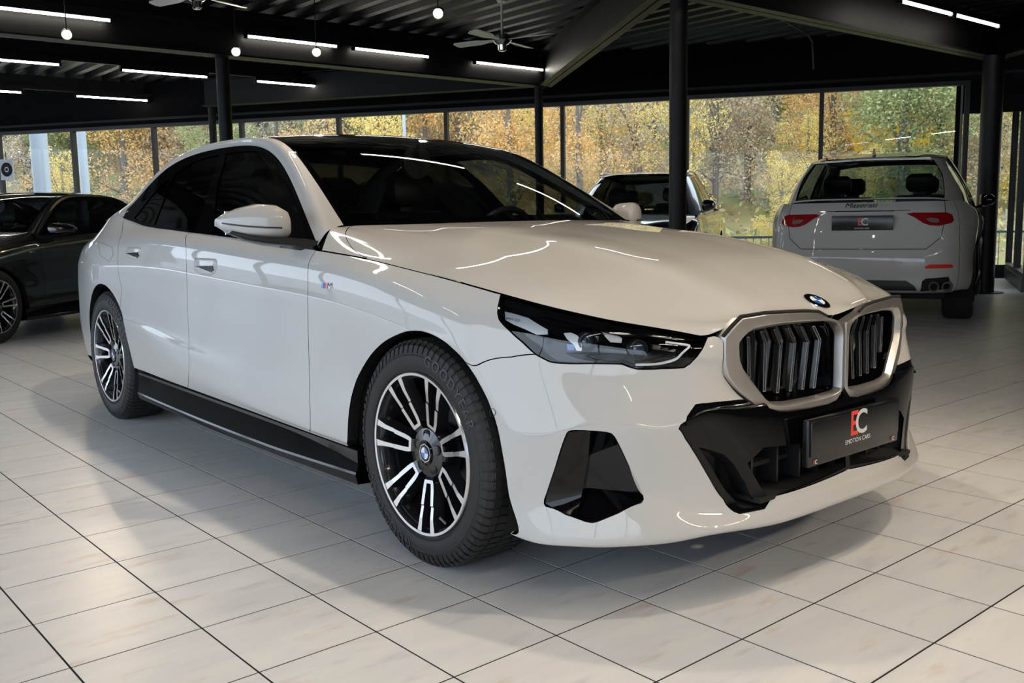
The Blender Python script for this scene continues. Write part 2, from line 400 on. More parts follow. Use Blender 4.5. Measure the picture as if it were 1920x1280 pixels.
# front wall (behind and right of the camera) and the street-side glass wall to the left of the camera
mb = MB(); mb.box((RX1, (RY0 + e[1]) / 2, 1.8), (.2, e[1] - RY0 + .4, 3.6)); tag(mb.build('wall_front', M['wall_grey']), kind='structure')
glazing((-24, RY0), (1, 0), [k * 2.75 for k in range(13)], .10, 3.15, (0, -1))
mb = MB(); mb.box(((RX0 + RX1) / 2, RY0, 3.38), (RX1 - RX0, .16, .46)); tag(mb.build('wall_left_header', M['wall_dark']), kind='structure')
mb = MB(); mb.box((RX0 + 1, (RY0 + .5) / 2 - 2, 1.8), (.2, 9, 3.6)); tag(mb.build('wall_rear', M['wall_grey']), kind='structure')


# --- lamps
def strip_light(x, y0, y1, label, z=3.2, mat='tube'):
    r = empty('strip_light', (x, (y0 + y1) / 2, z)); L = y1 - y0
    m = MB(); m.box((0, 0, .035), (.07, L + .04, .05)); m.box((0, -L / 2 - .01, 0), (.05, .03, .05)); m.box((0, L / 2 + .01, 0), (.05, .03, .05)); m.build('housing', M['steel_black'], r)
    m = MB(); m.tube([(0, -L / 2, 0), (0, L / 2, 0)], .016, 10); m.build('tube', M[mat], r, smooth=True)
    for s in (-.4, .4): m = MB(); m.tube([(0, s * L, .06), (0, s * L, ZC - z)], .004, 6); m.build('hanger', M['steel_black'], r)
    tag(r, label, 'strip light', 'ceiling strip lights'); return r


for a, b, w in [(-.26, .94, 'cut by the left frame edge'), (2.47, 3.65, 'between the two flaring spotlights'), (3.90, 5.03, 'right of the flaring spotlights'), (5.82, 7.07, 'nearest the meeting of the beams')]: strip_light(-8.36, a, b, 'lit tube of the nearest strip row, ' + w)
for a, b, w in [(.1, 1.28, 'cut by the left frame edge'), (2.1, 3.33, 'left of the slim column'), (4.11, 5.24, 'just right of the slim column'), (6.07, 7.29, 'at the right end')]: strip_light(-11.65, a, b, 'lit tube of the middle strip row, ' + w)
for a, b, w in [(.4, 1.53, 'cut by the left frame edge'), (2.37, 3.55, 'left of centre'), (4.42, 5.55, 'crossing behind the slim column')]: strip_light(-14.85, a, b, 'lit tube of the farthest strip row, ' + w)
for a, b, w in [(7.10, 8.20, 'left piece'), (8.28, 9.36, 'right piece')]: strip_light(-2.86, a, b, 'cool white tube at the top right corner, ' + w)
for x, rn in ((-2.86, 'rear roof'), (2.3, 'bonnet'), (5.4, 'nose')):  # the two front rows are added out of view for top light
    for k, on in enumerate(('first', 'second', 'third', 'fourth', 'fifth')):
        y = -5.2 + k * 2.0
        strip_light(x, y, y + 1.2, f'tube light over the white saloon\'s {rn}, {on} from the street side', mat='tube_boost' if k in (1, 2, 3) and x > 0 else 'tube')
for x, y0, y1 in ((-8.36, -2, 7.2), (-11.65, -2, 7.4), (-14.85, -2, 5.8)):
    m = MB(); m.box((x, (y0 + y1) / 2, 3.285), (.06, y1 - y0, .05)); o = m.build('trim_11', M['steel_black']); tag(o, kind='structure')
    m = MB(); m.box((x - .14, (y0 + y1) / 2, 3.40), (.12, y1 - y0, .2)); o = m.build('trim_12', M['steel_black']); tag(o, kind='structure')


mb = MB(); mb.tube([(-3.95, 5.05, 3.44), (-5.2, 9.0, 3.44), (-5.25, 9.2, 3.36), (-5.25, 9.25, 3.0)], .012, 8); tag(mb.build('trim_13', M['alu_dark'], None, smooth=True), kind='structure')


def spotlight(p, aim, label, power=60, size=110):
    r = empty('spotlight', p); d = (Vector(aim) - Vector(p)).normalized(); q = d.to_track_quat('Z', 'Y').to_matrix()
    m = MB(); m.lathe([(0, -.13), (.03, -.13), (.045, -.11), (.052, 0), (.048, .0), (.04, -.06), (0, -.07)], 20, axis='z'); m.v = [tuple(q @ Vector(v)) for v in m.v]; m.build('housing', M['steel_black'], r, smooth=True)
    m = MB(); m.lathe([(0, .012), (.02, .010), (.036, 0), (.042, -.012)], 20, axis='z'); m.v = [tuple(q @ Vector(v)) for v in m.v]; m.build('bulb', M['bulb'], r, smooth=True)
    m = MB(); m.tube([(0, 0, 0) , (0, 0, .05)], .008, 6); m.tube([(0, 0, .05), (0, 0, ZC - p[2])], .006, 6); m.build('stem', M['steel_black'], r)
    ld = bpy.data.lights.new('spot_beam', 'SPOT'); ld.energy = power; ld.color = (1, .84, .64); ld.spot_size = math.radians(size); ld.spot_blend = .6; ld.shadow_soft_size = .04
    lo = bpy.data.objects.new('spot_beam', ld); COL.objects.link(lo); lo.parent = r; lo.location = d * .03; lo.rotation_euler = (-d).to_track_quat('Z', 'Y').to_euler()
    tag(r, label, 'spotlight', 'ceiling spotlights'); return r


spotlight((-7.77, .33, 2.9), (-1, -1.5, .5), 'glowing spotlight hanging at the upper left above the black car')
spotlight((-7.76, 2.06, 2.9), (-1, -1.8, .5), 'flaring spotlight beside the top of the slim column')
spotlight((-7.30, 2.79, 2.9), (-.5, -1.8, .5), 'flaring spotlight in front of a lit tube, right of the slim column')
spotlight((-5.10, 2.87, 2.95), (-.5, -1.5, .5), 'glowing spotlight hanging near the ceiling fan')
for x, y, w in ((-.35, -.2, 'windscreen'), (-2.5, -.3, 'roof'), (1.9, .5, 'nose')):
    spotlight((x, y, 2.95), (x, y - .15, 0), 'ceiling spotlight outside the view straight above the white saloon\'s ' + w, 80)


for x, y, w in ((4.3, 2.6, 'grille from the front right'), (5.2, .4, 'grille from straight ahead')):  # unseen lamps added to brighten the saloon's front
    spotlight((x, y, 2.95), (.9, -.2, .4), 'ceiling spotlight outside the view aimed at the white saloon\'s ' + w, 110, 62)


def ceiling_fan(p, label):
    r = empty('ceiling_fan', p)
    m = MB(); m.tube([(0, 0, .06), (0, 0, ZC - p[2])], .012, 8); m.lathe([(0, ZC - p[2]), (.06, ZC - p[2]), (.05, ZC - p[2] - .06), (0, ZC - p[2] - .07)], 20, axis='z'); m.build('rod', M['fan_white'], r, smooth=True)
    m = MB(); m.lathe([(0, .09), (.05, .085), (.105, .05), (.11, 0), (.08, -.03), (.05, -.045), (.045, -.10), (.03, -.115), (0, -.12)], 28, axis='z'); m.build('motor', M['chrome'], r, smooth=True)
    for k in range(4):
        a = .35 + k * PI / 2; ca, sa = math.cos(a), math.sin(a)
        pr = [(.10, -.025), (.2, -.035), (.30, -.062), (.60, -.068), (.63, -.03), (.63, .04), (.60, .062), (.30, .06), (.2, .03), (.10, .025)]
        V = [(x * ca - y * sa, x * sa + y * ca, .008 + y * .2 + s) for s in (0, .007) for x, y in pr]; nn = len(pr)
        m = MB(); m.add(V, [tuple(range(nn))[::-1], tuple(range(nn, 2 * nn))] + [(i, (i + 1) % nn, nn + (i + 1) % nn, nn + i) for i in range(nn)]); m.build('blade', M['fan_white'], r)
    tag(r, label, 'ceiling fan', 'ceiling fans'); return r


ceiling_fan((-6.13, 4.48, 3.02), 'white four-blade ceiling fan hanging above the window wall')
ceiling_fan((-6.9, 1.3, 3.22), 'ceiling fan half cut by the top edge at the upper left')
# ---------------------------------------------------------------- spline surfaces
def _nat(t, P, q):
    # C2 natural cubic spline through P at knots t, sampled at q
    n = len(t); h = np.diff(t); A = np.zeros((n, n)); b = np.zeros((n,) + P.shape[1:])
    A[0, 0] = A[-1, -1] = 1
    for i in range(1, n - 1):
        A[i, i - 1] = h[i - 1]; A[i, i] = 2 * (h[i - 1] + h[i]); A[i, i + 1] = h[i]
        b[i] = 6 * ((P[i + 1] - P[i]) / h[i] - (P[i] - P[i - 1]) / h[i - 1])
    M = np.linalg.solve(A, b.reshape(n, -1)).reshape(b.shape)
    k = np.clip(np.searchsorted(t, q) - 1, 0, n - 2); hk = h[k]
    sh = (-1,) + (1,) * (P.ndim - 1)
    a = ((t[k + 1] - q) / hk).reshape(sh); c = ((q - t[k]) / hk).reshape(sh); hk = hk.reshape(sh)
    return a * P[k] + c * P[k + 1] + ((a ** 3 - a) * M[k] + (c ** 3 - c) * M[k + 1]) * hk ** 2 / 6


def _cat(t, P, q):
    # C1 non-uniform Catmull-Rom (does not overshoot at close rows)
    h = np.diff(t); sh = (-1,) + (1,) * (P.ndim - 1)
    d = np.diff(P, axis=0) / h.reshape(sh); m = np.empty_like(P)
    m[0] = d[0]; m[-1] = d[-1]
    w = h.reshape(sh)
    m[1:-1] = (d[:-1] * w[1:] + d[1:] * w[:-1]) / (w[:-1] + w[1:])
    k = np.clip(np.searchsorted(t, q) - 1, 0, len(t) - 2)
    s = ((q - t[k]) / h[k]).reshape(sh); hk = h[k].reshape(sh)
    return ((2 * s ** 3 - 3 * s ** 2 + 1) * P[k] + (s ** 3 - 2 * s ** 2 + s) * hk * m[k]
            + (-2 * s ** 3 + 3 * s ** 2) * P[k + 1] + (s ** 3 - s ** 2) * hk * m[k + 1])


class Surf:
    """P[u][v] control points on the car's right half; mu/mv mirror the u / v ends over y=0"""
    def __init__(self, P, nu=500, nv=140, u0=False, u1=False, v1=False, vmode=_cat, flip=False):
        P = np.array(P, float); f = np.array([1, -1, 1.])
        self.flip = flip
        hu = np.linalg.norm(np.diff(P, axis=0), axis=2).mean(1); hv = np.linalg.norm(np.diff(P, axis=1), axis=2)
        hv = np.sort(hv, axis=0)[len(hv) // 4:].mean(0)
        self.tu = np.concatenate([[0], np.cumsum(hu)]); self.tv = np.concatenate([[0], np.cumsum(hv)])
        self.us = np.linspace(0, self.tu[-1], nu); self.vs = np.linspace(0, self.tv[-1], nv)
        tu, tv, Q = self.tu, self.tv, P
        if v1:
            Q = np.concatenate([Q, (Q[:, -3:-1] * f)[:, ::-1]], 1); tv = np.concatenate([tv, tv[-1] + (tv[-1] - tv[-3:-1])[::-1]])
        if u0:
            Q = np.concatenate([(Q[1:3] * f)[::-1], Q]); tu = np.concatenate([-tu[1:3][::-1], tu])
        if u1:
            e = self.tu[-1]; Q = np.concatenate([Q, (Q[-3:-1] * f)[::-1]]); tu = np.concatenate([tu, e + (e - self.tu[-3:-1])[::-1]])
        G = np.swapaxes(vmode(tv, np.swapaxes(Q, 0, 1), self.vs), 0, 1)
        self.G = _nat(tu, G, self.us)
        du = np.gradient(self.G, axis=0); dv = np.gradient(self.G, axis=1)
        n = np.cross(du, dv); n /= np.maximum(np.linalg.norm(n, axis=2, keepdims=True), 1e-12)
        self.N = -n if flip else n

    def at(self, uv):
        uv = np.atleast_2d(np.asarray(uv, float)); nu, nv = len(self.us), len(self.vs)
        a = np.clip(uv[:, 0] / self.us[-1] * (nu - 1), 0, nu - 1.000001); b = np.clip(uv[:, 1] / self.vs[-1] * (nv - 1), 0, nv - 1.000001)
        i = a.astype(int); j = b.astype(int); a = (a - i)[:, None]; b = (b - j)[:, None]
        def lerp(G): return (1 - a) * ((1 - b) * G[i, j] + b * G[i, j + 1]) + a * ((1 - b) * G[i + 1, j] + b * G[i + 1, j + 1])
        p = lerp(self.G); n = lerp(self.N); n /= np.maximum(np.linalg.norm(n, axis=1, keepdims=True), 1e-9)
        return p, n

    def near(self, p, axis=None):
        """uv of the surface point nearest to p (or nearest ignoring one axis)"""
        d = self.G - np.asarray(p, float)
        if axis is not None: d = np.delete(d, axis, 2)
        d = (d ** 2).sum(2); i, j = np.unravel_index(d.argmin(), d.shape)
        i0, j0 = min(max(i, 1), len(self.us) - 2), min(max(j, 1), len(self.vs) - 2)
        # Gauss-Newton on the local bilinear patch
        gu = (self.G[i0 + 1, j0] - self.G[i0 - 1, j0]) / 2; gv = (self.G[i0, j0 + 1] - self.G[i0, j0 - 1]) / 2
        r = np.asarray(p, float) - self.G[i0, j0]
        if axis is not None: gu, gv, r = (np.delete(q, axis) for q in (gu, gv, r))
        J = np.stack([gu, gv], 1); s = np.linalg.lstsq(J, r, rcond=None)[0].clip(-1.5, 1.5)
        return (np.clip((i0 + s[0]) * self.us[1], 0, self.us[-1]), np.clip((j0 + s[1]) * self.vs[1], 0, self.vs[-1]))


def sedan_surfaces():
    I = np.interp
    # --- lower shell: rows 0..9 from the bottom tuck to the belt line / bonnet seam; columns from the nose centre round to the tail centre
    yc = np.array([0, .1, .22, .34, .45, .54, .62, .70, .77, .83, .872])
    X5 = np.array([.90, .899, .893, .872, .838, .803, .765, .705, .63, .54, .43])
    X7 = np.array([.865, .862, .85, .83, .80, .76, .705, .63, .535, .42, .27])
    X3 = np.array([.90, .90, .893, .873, .837, .798, .752, .692, .618, .532, .43])
    X1 = np.array([.905, .905, .90, .885, .86, .83, .79, .735, .665, .578, .47])
    r9 = np.array([(.838, 0, .758), (.843, -.10, .774), (.835, -.22, .786), (.815, -.34, .784), (.790, -.43, .757), (.765, -.50, .737),
                   (.716, -.576, .757), (.622, -.67, .780), (.536, -.727, .799), (.43, -.778, .822), (.33, -.803, .841)])
    zcr = np.array([.545, .545, .545, .545, .545, .545, .515, .519, .524, .50, .49])
    z2 = np.array([.27, .27, .27, .27, .27, .275, .30, .32, .305, .285, .275])
    z1 = np.array([.225, .225, .223, .221, .225, .226, .219, .215, .207, .20, .20])
    z6 = np.array([.63, .63, .63, .635, .645, .66, .655, .664, .67, .69, .715])
    cols = []
    for k in range(11):
        y = -yc[k]
        def pt(x, z, y=y): return (x, y, z)
        x6 = X7[k]; t9 = r9[k]
        p6 = np.array([x6 + .012, y, z6[k]])
        x4, x5 = X5[k], X5[k] - .008
        if k < 5:
            x4 = (.872, .870, .862, .850, .828)[k]; x5 = (.850, .848, .840, .829, .811)[k]; p6[0] = (.832, .830, .823, .812, .795)[k]
        p7 = p6 * .58 + t9 * .42 + np.array([.012, -.006, 0]); p8 = p6 * .25 + t9 * .75 + np.array([.012, -.006, 0])
        cols.append([pt(X1[k] - .10, .19), pt(X1[k], z1[k]), pt(X3[k] + .006, z2[k]), pt(X3[k], z2[k] + .016), pt(x4, zcr[k] - .008),
                     pt(x5, zcr[k] + .010), tuple(p6), tuple(p7), tuple(p8), tuple(t9)])
    xs = [.20, .03, -.15, -.36, -.62, -1.0, -1.4, -1.75, -2.15, -2.5, -2.8, -3.1, -3.35, -3.6, -3.8]
    kx = np.array([.20, .03, -.15, -.36, -.62, -2.15, -2.5, -2.8, -3.1, -3.35, -3.6, -3.8])[::-1]
    ky = np.array([[-.85, -.89, -.90, -.90, -.895, -.897, -.893, -.883, -.866, -.815],
                   [-.85, -.90, -.91, -.91, -.905, -.907, -.905, -.898, -.88, -.829],
                   [-.85, -.905, -.915, -.915, -.907, -.909, -.909, -.903, -.887, -.834],
                   [-.85, -.907, -.92, -.919, -.906, -.909, -.912, -.907, -.894, -.842],
                   [-.85, -.907, -.922, -.921, -.911, -.911, -.914, -.91, -.899, -.869],
                   [-.85, -.905, -.922, -.921, -.912, -.913, -.916, -.913, -.902, -.852],
                   [-.85, -.90, -.920, -.920, -.913, -.915, -.917, -.910, -.893, -.828],
                   [-.85, -.895, -.915, -.915, -.912, -.916, -.915, -.902, -.878, -.806],
                   [-.84, -.89, -.905, -.907, -.909, -.912, -.907, -.888, -.858, -.786],
                   [-.82, -.87, -.885, -.888, -.892, -.892, -.883, -.860, -.826, -.757],
                   [-.78, -.835, -.85, -.855, -.858, -.855, -.843, -.815, -.775, -.722],
                   [-.73, -.785, -.805, -.81, -.812, -.808, -.793, -.763, -.728, -.685]])[::-1]
    for x in xs:
        yy = [I(x, kx, ky[:, r]) for r in range(10)]
        zlc = I(x, [-3.8, -3.35, -2.8, -2.47, -1.91, -1.27, -.95, -.62, .2], [.40, .45, .50, .50, .43, .377, .358, .351, .345])
        zs = I(x, [-3.9, -3.6, -3.1, -2.66, -1.7, -.6, -.38, -.15, .03, .2], [.93, .955, .985, .985, .955, .897, .877, .850, .822, .79])
        z9 = I(x, [-3.8, -3.6, -3.35, -3.1, -2.8, -2.5, -2.15, -1.75, -1.4, -1, -.62, -.36, -.15, .03, .2],
               [.965, 1.0, 1.07, 1.108, 1.083, 1.05, 1.032, 1.015, .999, .977, .955, .931, .907, .886, .861])
        z1s = I(x, [-3.8, -2.9, -2.5, -.36, .2], [.27, .32, .325, .298, .27])
        r4 = I(x, [-2.8, -1.4, -.6, .2], [.62, .56, .54, .53]); r7 = zs - .022
        zz = [.19, z1s, zlc - .012, zlc + .032, r4, r4 * .55 + r7 * .45, r4 * .22 + r7 * .78, r7, zs + .016, z9]
        cols.append([(x, a, b) for a, b in zip(yy, zz)])
    base = np.array(cols[-1])
    for x, fy in [(-3.96, .90), (-4.07, .75), (-4.13, .53), (-4.165, .28), (-4.175, 0)]:
        b = base.copy(); b[:, 1] *= fy; w = (x + 3.8)
        b[:, 0] = x + np.array([.16, .05, .03, .02, 0, -.005, .0, .02, .05, .09]) * min(1, -w / .2)
        cols.append([tuple(q) for q in b])
    A = Surf(cols, 760, 220, u0=True, u1=True, flip=True)
    # --- bonnet and fender top
    O = [r9[5], r9[6], r9[7], r9[8], r9[9]] + [np.array(c[9]) for c in cols[11:16]]
    Cx = [.838, .80, .74, .65, .52, .38, .15, -.08, -.28, -.47]; Cz = [.758, .784, .815, .858, .905, .940, .980, 1.008, 1.029, 1.045]
    H = []
    for k, (o, cx, cz) in enumerate(zip(O, Cx, Cz)):
        row = [o]
        tp = min(1, k / 2.0) * (1 if k < 7 else .5)
        for fr, dz in ((.92, 0), (.74, -.004), (.53, .003), (.485, .0085), (.22, .001)):
            z = cz - (cz - o[2]) * fr ** 3.0 + dz * tp; x = cx - (cx - o[0]) * fr ** 2; row.append(np.array([x, o[1] * fr, z]))
        row.append(np.array([cx, 0, cz]))
        if k == 0:
            row[1:6] = [np.array([.775, -.47, .742]), np.array([.806, -.385, .776]), np.array([.824, -.28, .786]), np.array([.831, -.235, .787]), np.array([.842, -.115, .776])]
        if k == 9:
            row[1:6] = [np.array([-.676, -.808, 1.017]), np.array([-.688, -.734, 1.036]), np.array([-.59, -.53, 1.040]), np.array([-.56, -.45, 1.041]), np.array([-.49, -.21, 1.044])]
        H.append(row)
    H[8][1:4] = [np.array([-.40, -.788, .968]), np.array([-.43, -.66, 1.006]), np.array([-.37, -.48, 1.021])]
    Hs = Surf(H, 300, 200, v1=True, flip=True)
    # --- greenhouse: side glass, pillars, roof, windscreen and rear screen in one
    x0 = [-.64, -.92, -1.25, -1.6, -1.95, -2.3, -2.52, -2.7, -2.86, -3.05, -3.3]
    sx = np.array([c[9][0] for c in cols[14:26]])[::-1]; sy = np.array([c[9][1] for c in cols[14:26]])[::-1]; sz = np.array([c[9][2] for c in cols[14:26]])[::-1]
    r0 = [(x, I(x, sx, sy), I(x, sx, sz)) for x in x0]
    r1 = [(-.665, -.858, .97), (-.875, -.79, 1.076), (-1.213, -.69, 1.254), (-1.506, -.64, 1.367), (-1.9, -.63, 1.40), (-2.34, -.65, 1.381), (-2.55, -.69, 1.327),
          (-2.725, -.737, 1.233), (-2.88, -.778, 1.142), (-3.06, -.778, 1.118), (-3.31, -.757, 1.082)]
    r2 = [(-.691, -.734, 1.04), (-.88, -.70, 1.150), (-1.13, -.655, 1.285), (-1.42, -.612, 1.398), (-1.85, -.59, 1.436), (-2.3, -.595, 1.424), (-2.58, -.62, 1.372),
          (-2.83, -.65, 1.285), (-3.03, -.67, 1.195), (-3.24, -.69, 1.115), (-3.45, -.70, 1.055)]
    r4 = [(-.47, 0, 1.045), (-.70, 0, 1.172), (-1.0, 0, 1.310), (-1.34, 0, 1.422), (-1.8, 0, 1.468), (-2.3, 0, 1.460), (-2.65, 0, 1.400), (-2.92, 0, 1.310),
          (-3.12, 0, 1.215), (-3.33, 0, 1.125), (-3.52, 0, 1.065)]
    U = []
    for k in range(11):
        a, b, c, d = (np.array(q[k], float) for q in (r0, r1, r2, r4))
        h = np.linalg.norm(b - a)
        m = (a + b) / 2 + np.array([0, -.05 * h, 0])
        rail = (b + c) / 2 + np.array([0, -.012, .014])
        e1 = np.array([d[0] + (c[0] - d[0]) * .72, c[1] * .82, d[2] + (c[2] - d[2]) * .62]); e2 = np.array([d[0] + (c[0] - d[0]) * .28, c[1] * .5, d[2] + (c[2] - d[2]) * .22])
        U.append([a, m, b, rail, c, e1, e2, d])
    Us = Surf(U, 420, 260, v1=True, flip=True)
    # --- boot lid deck
    top = np.array([c[9] for c in cols]); T = []
    xs_t = [-3.30, -3.45, -3.6, -3.8, -3.96, -4.07]
    for x in xs_t:
        o = np.array([I(x, top[::-1, 0][:20], top[::-1, a][:20]) for a in range(3)]); o[0] = x
        s = max(0, (-3.45 - x) / .62); czt = 1.085 - .10 * s if x < -3.4 else 1.09
        T.append([o, np.array([x - .03, o[1] * .85, o[2] * .5 + czt * .5 + .01]), np.array([x - .06, o[1] * .45, czt]), np.array([x - .07, 0, czt + .004])])
    Ts = Surf(T, 80, 80, v1=True, flip=True)
    return dict(A=A, H=Hs, U=Us, T=Ts)
TR = {'headlight':[(1.1398,0.8851),(1.0386,0.8864),(0.9647,0.8886),(0.9035,0.889),(0.8497,0.8887),(0.7914,0.8894),(0.7445,0.8884),(0.6911,0.8852),(0.6353,0.8887),(0.5874,0.8894),(0.5326,0.8854),(0.5422,0.8401),(0.5473,0.8091),(0.5538,0.7857),(0.559,0.7598),(0.5633,0.7298),(0.5756,0.7129),(0.6337,0.7161),(0.6962,0.7101),(0.7165,0.7142),(0.7355,0.7217),(0.8125,0.7155),(0.893,0.7053),(0.912,0.7049),(0.9256,0.7087),(0.9479,0.7159),(0.9847,0.7432),(1.0303,0.7697),(1.0575,0.7826),(1.0785,0.793),(1.0997,0.8095),(1.1161,0.8302)],'intake':[(0.9318,0.4537),(0.9271,0.461),(0.9178,0.4617),(0.8669,0.4456),(0.8181,0.4366),(0.8081,0.4325),(0.8006,0.4239),(0.7558,0.3514),(0.7162,0.2576),(0.7178,0.2325),(0.7266,0.2188),(0.7958,0.1963),(0.8591,0.1836),(0.8745,0.1824),(0.891,0.1859),(0.9417,0.2079),(0.9936,0.2547),(0.998,0.2718),(0.9958,0.2888),(0.9614,0.3691)],'front_seam':[(1.2263,0.6401),(1.0652,0.6811),(1.0039,0.6949),(0.9479,0.7159)],'door_front':[(2.1335,0.8165),(2.1232,0.7645),(2.1279,0.6925),(2.1425,0.5542),(2.1448,0.4435),(2.1362,0.2942),(2.1346,0.2307),(2.1683,0.118)],'door_mid':[(3.3181,0.8635),(3.2461,0.8103),(3.2401,0.6736),(3.2641,0.5242),(3.2627,0.3637),(3.2593,0.2378),(3.3366,0.1024)],'door_rear':[(4.3613,0.8825),(4.1621,0.792),(4.1602,0.7189),(4.1638,0.6303),(4.142,0.5664),(4.1131,0.5339)],'hood_seam':[(0.627,0.0026),(0.8011,0.0029),(0.9889,-0.0004),(1.178,0.0),(1.2438,0.0038),(1.2906,0.0167),(1.3271,0.0313),(1.3576,0.0521),(1.3821,0.0735),(1.4008,0.1027),(1.4207,0.1521),(1.4703,0.2328)],'handle_f':[(3.1262,0.7582),(2.9183,0.7693),(2.9043,0.7611),(2.9091,0.7323),(2.9329,0.7172),(2.9727,0.7047),(3.092,0.7026),(3.135,0.7101),(3.1397,0.7378)],'handle_r':[(4.001,0.764),(3.8186,0.7702),(3.8059,0.761),(3.8193,0.7334),(3.8599,0.7153),(3.9765,0.718),(4.0161,0.7269),(4.0236,0.7476)],'handle_f_slot':[(3.1276,0.7405),(2.9188,0.741),(2.9148,0.73),(2.9542,0.7214)],'fuel':[(4.5579,0.7846),(4.2577,0.7604),(4.231,0.7214),(4.3004,0.6792),(4.4649,0.7091)],'mbadge':[(2.023,0.7575),(1.9516,0.7637),(1.9543,0.7468),(2.0266,0.74)],'sensor':[(1.1601,0.5567)],'badge':[(0.1042,0.8197)],'pane_f':[(1.3,0.2248),(1.17,0.2281),(1.0377,0.2327),(0.943,0.2375),(0.8687,0.2391),(0.7808,0.2375),(0.6774,0.2322),(0.5531,0.2262),(0.4445,0.223),(0.341,0.2226),(0.2463,0.2193),(0.1584,0.2085),(0.0812,0.1139),(0.3033,0.0165),(0.5395,0.0064),(0.8807,0.0045)],'pane_r':[(1.3725,0.2231),(1.5043,0.2213),(1.6473,0.2139),(1.7697,0.1975),(1.8202,0.1849),(1.7869,0.0931),(1.8236,0.008),(1.4301,0.0062),(1.1182,0.0045),(1.15,0.0594),(1.2367,0.1428)],'pane_q':[(1.8526,0.1726),(1.9655,0.1551),(2.0812,0.1187),(2.2081,0.0636),(2.2971,0.024),(2.2235,0.0105),(1.8938,0.0105),(1.8467,0.0857)],'hl_brow':[(1.1123,0.8708),(0.9634,0.8722),(0.8496,0.8755),(0.7454,0.8723),(0.6346,0.8733),(0.5459,0.8767),(0.6027,0.8486),(0.6763,0.83),(0.7441,0.821),(0.8135,0.8313),(0.9039,0.8402),(0.9601,0.8355),(1.007,0.831),(1.0963,0.8397)],'hl_blade':[(1.0855,0.8195),(1.0413,0.8188),(1.0008,0.8186),(0.9733,0.8108),(0.9391,0.8018),(0.9362,0.7896),(0.9648,0.7809),(1.0015,0.7873),(1.0333,0.7905),(1.0653,0.797)],'hl_b2':[(0.8986,0.8034),(0.8795,0.8091),(0.8637,0.8054),(0.8483,0.7938),(0.8415,0.7552),(0.8549,0.7548),(0.8667,0.7765),(0.8877,0.7905)],'hl_b3':[(0.7996,0.8348),(0.7807,0.8431),(0.7596,0.8293),(0.744,0.8168),(0.745,0.8012),(0.773,0.7988),(0.7869,0.8133)],'hl_line':[(0.6447,0.8246),(0.6144,0.8276),(0.5841,0.829),(0.5982,0.7873),(0.6101,0.7468),(0.6223,0.7392),(0.7002,0.7227)],'hl_p1':[(0.8211,0.7901)],'hl_p2':[(0.6951,0.7886)],'hl_blue':[(0.8876,0.7737),(0.8687,0.778),(0.8617,0.7533),(0.8794,0.7488)],'hl_text':[(1.0636,0.801),(1.0246,0.8041)],'arch_f':[(1.9031,0.1044),(1.875,0.2372),(1.8707,0.2788),(1.8651,0.3336),(1.8559,0.3992),(1.8302,0.4589),(1.7855,0.5026),(1.7337,0.5406),(1.678,0.5762),(1.6226,0.6117),(1.5653,0.6455),(1.5197,0.6689),(1.4758,0.6846),(1.4347,0.6939),(1.3947,0.6946),(1.3462,0.6822),(1.2909,0.6555),(1.2263,0.6401),(1.1869,0.6263),(1.1708,0.603),(1.1629,0.5605),(1.1464,0.4545),(1.1337,0.3934),(1.1221,0.3454),(1.1112,0.2435),(1.1135,0.1012)],'lg_outer':[(0.4365,0.6036),(0.4812,0.6008),(0.5239,0.6012),(0.5613,0.6095),(0.5763,0.5976),(0.5909,0.5824),(0.6086,0.4981),(0.6212,0.4578),(0.5993,0.417),(0.5766,0.3904),(0.5248,0.3372),(0.4844,0.29),(0.4622,0.227),(0.4502,0.2129),(0.3742,0.2204),(0.3504,0.269),(0.3313,0.2797)],'lg_vent':[(0.5586,0.3916),(0.4853,0.374),(0.4576,0.3572),(0.424,0.3217),(0.3829,0.2378),(0.4365,0.2444),(0.4556,0.2868),(0.52,0.3566)],'intake_in':[(0.8713,0.3773),(0.9105,0.2052),(0.8837,0.2995),(0.7903,0.4),(0.7332,0.2545)],'flick':[(0.7155,0.228),(0.665,0.2327),(0.594,0.2466),(0.529,0.2374),(0.4843,0.2106),(0.5106,0.1814),(0.5386,0.1559),(0.5717,0.133),(0.6255,0.1233),(0.7454,0.1256),(0.8601,0.1314),(0.9684,0.1407),(1.0688,0.1466),(0.977,0.2044),(0.894,0.1794),(0.8744,0.1758),(0.7982,0.1907),(0.7321,0.2107)],'lg_open':[(0.4152,0.3551),(0.3888,0.3265),(0.3494,0.2772),(0.3308,0.2836)]}
KO = [[0.7997, -0.4647, 0.7355], [0.8085, -0.4415, 0.7602], [0.8169, -0.413, 0.7845], [0.837, -0.3355, 0.7899], [0.8525, -0.2432, 0.7878], [0.8605, -0.1757, 0.7849], [0.8661, -0.1226, 0.7795], [0.869, -0.0847, 0.7637], [0.8716, -0.0398, 0.7423], [0.8731, -0.0161, 0.7193], [0.8738, -0.0096, 0.6581], [0.8737, -0.0131, 0.6036], [0.8728, -0.0265, 0.5501], [0.8723, -0.0297, 0.5198], [0.8717, -0.0423, 0.5074], [0.8699, -0.0736, 0.5011], [0.8618, -0.1658, 0.4999], [0.8518, -0.2514, 0.502], [0.8455, -0.2962, 0.5082], [0.8384, -0.3293, 0.5201], [0.8324, -0.3544, 0.5321], [0.8217, -0.396, 0.5639], [0.8116, -0.4332, 0.6003], [0.8025, -0.4556, 0.6289], [0.7997, -0.4632, 0.6586], [0.7988, -0.4654, 0.6978]]
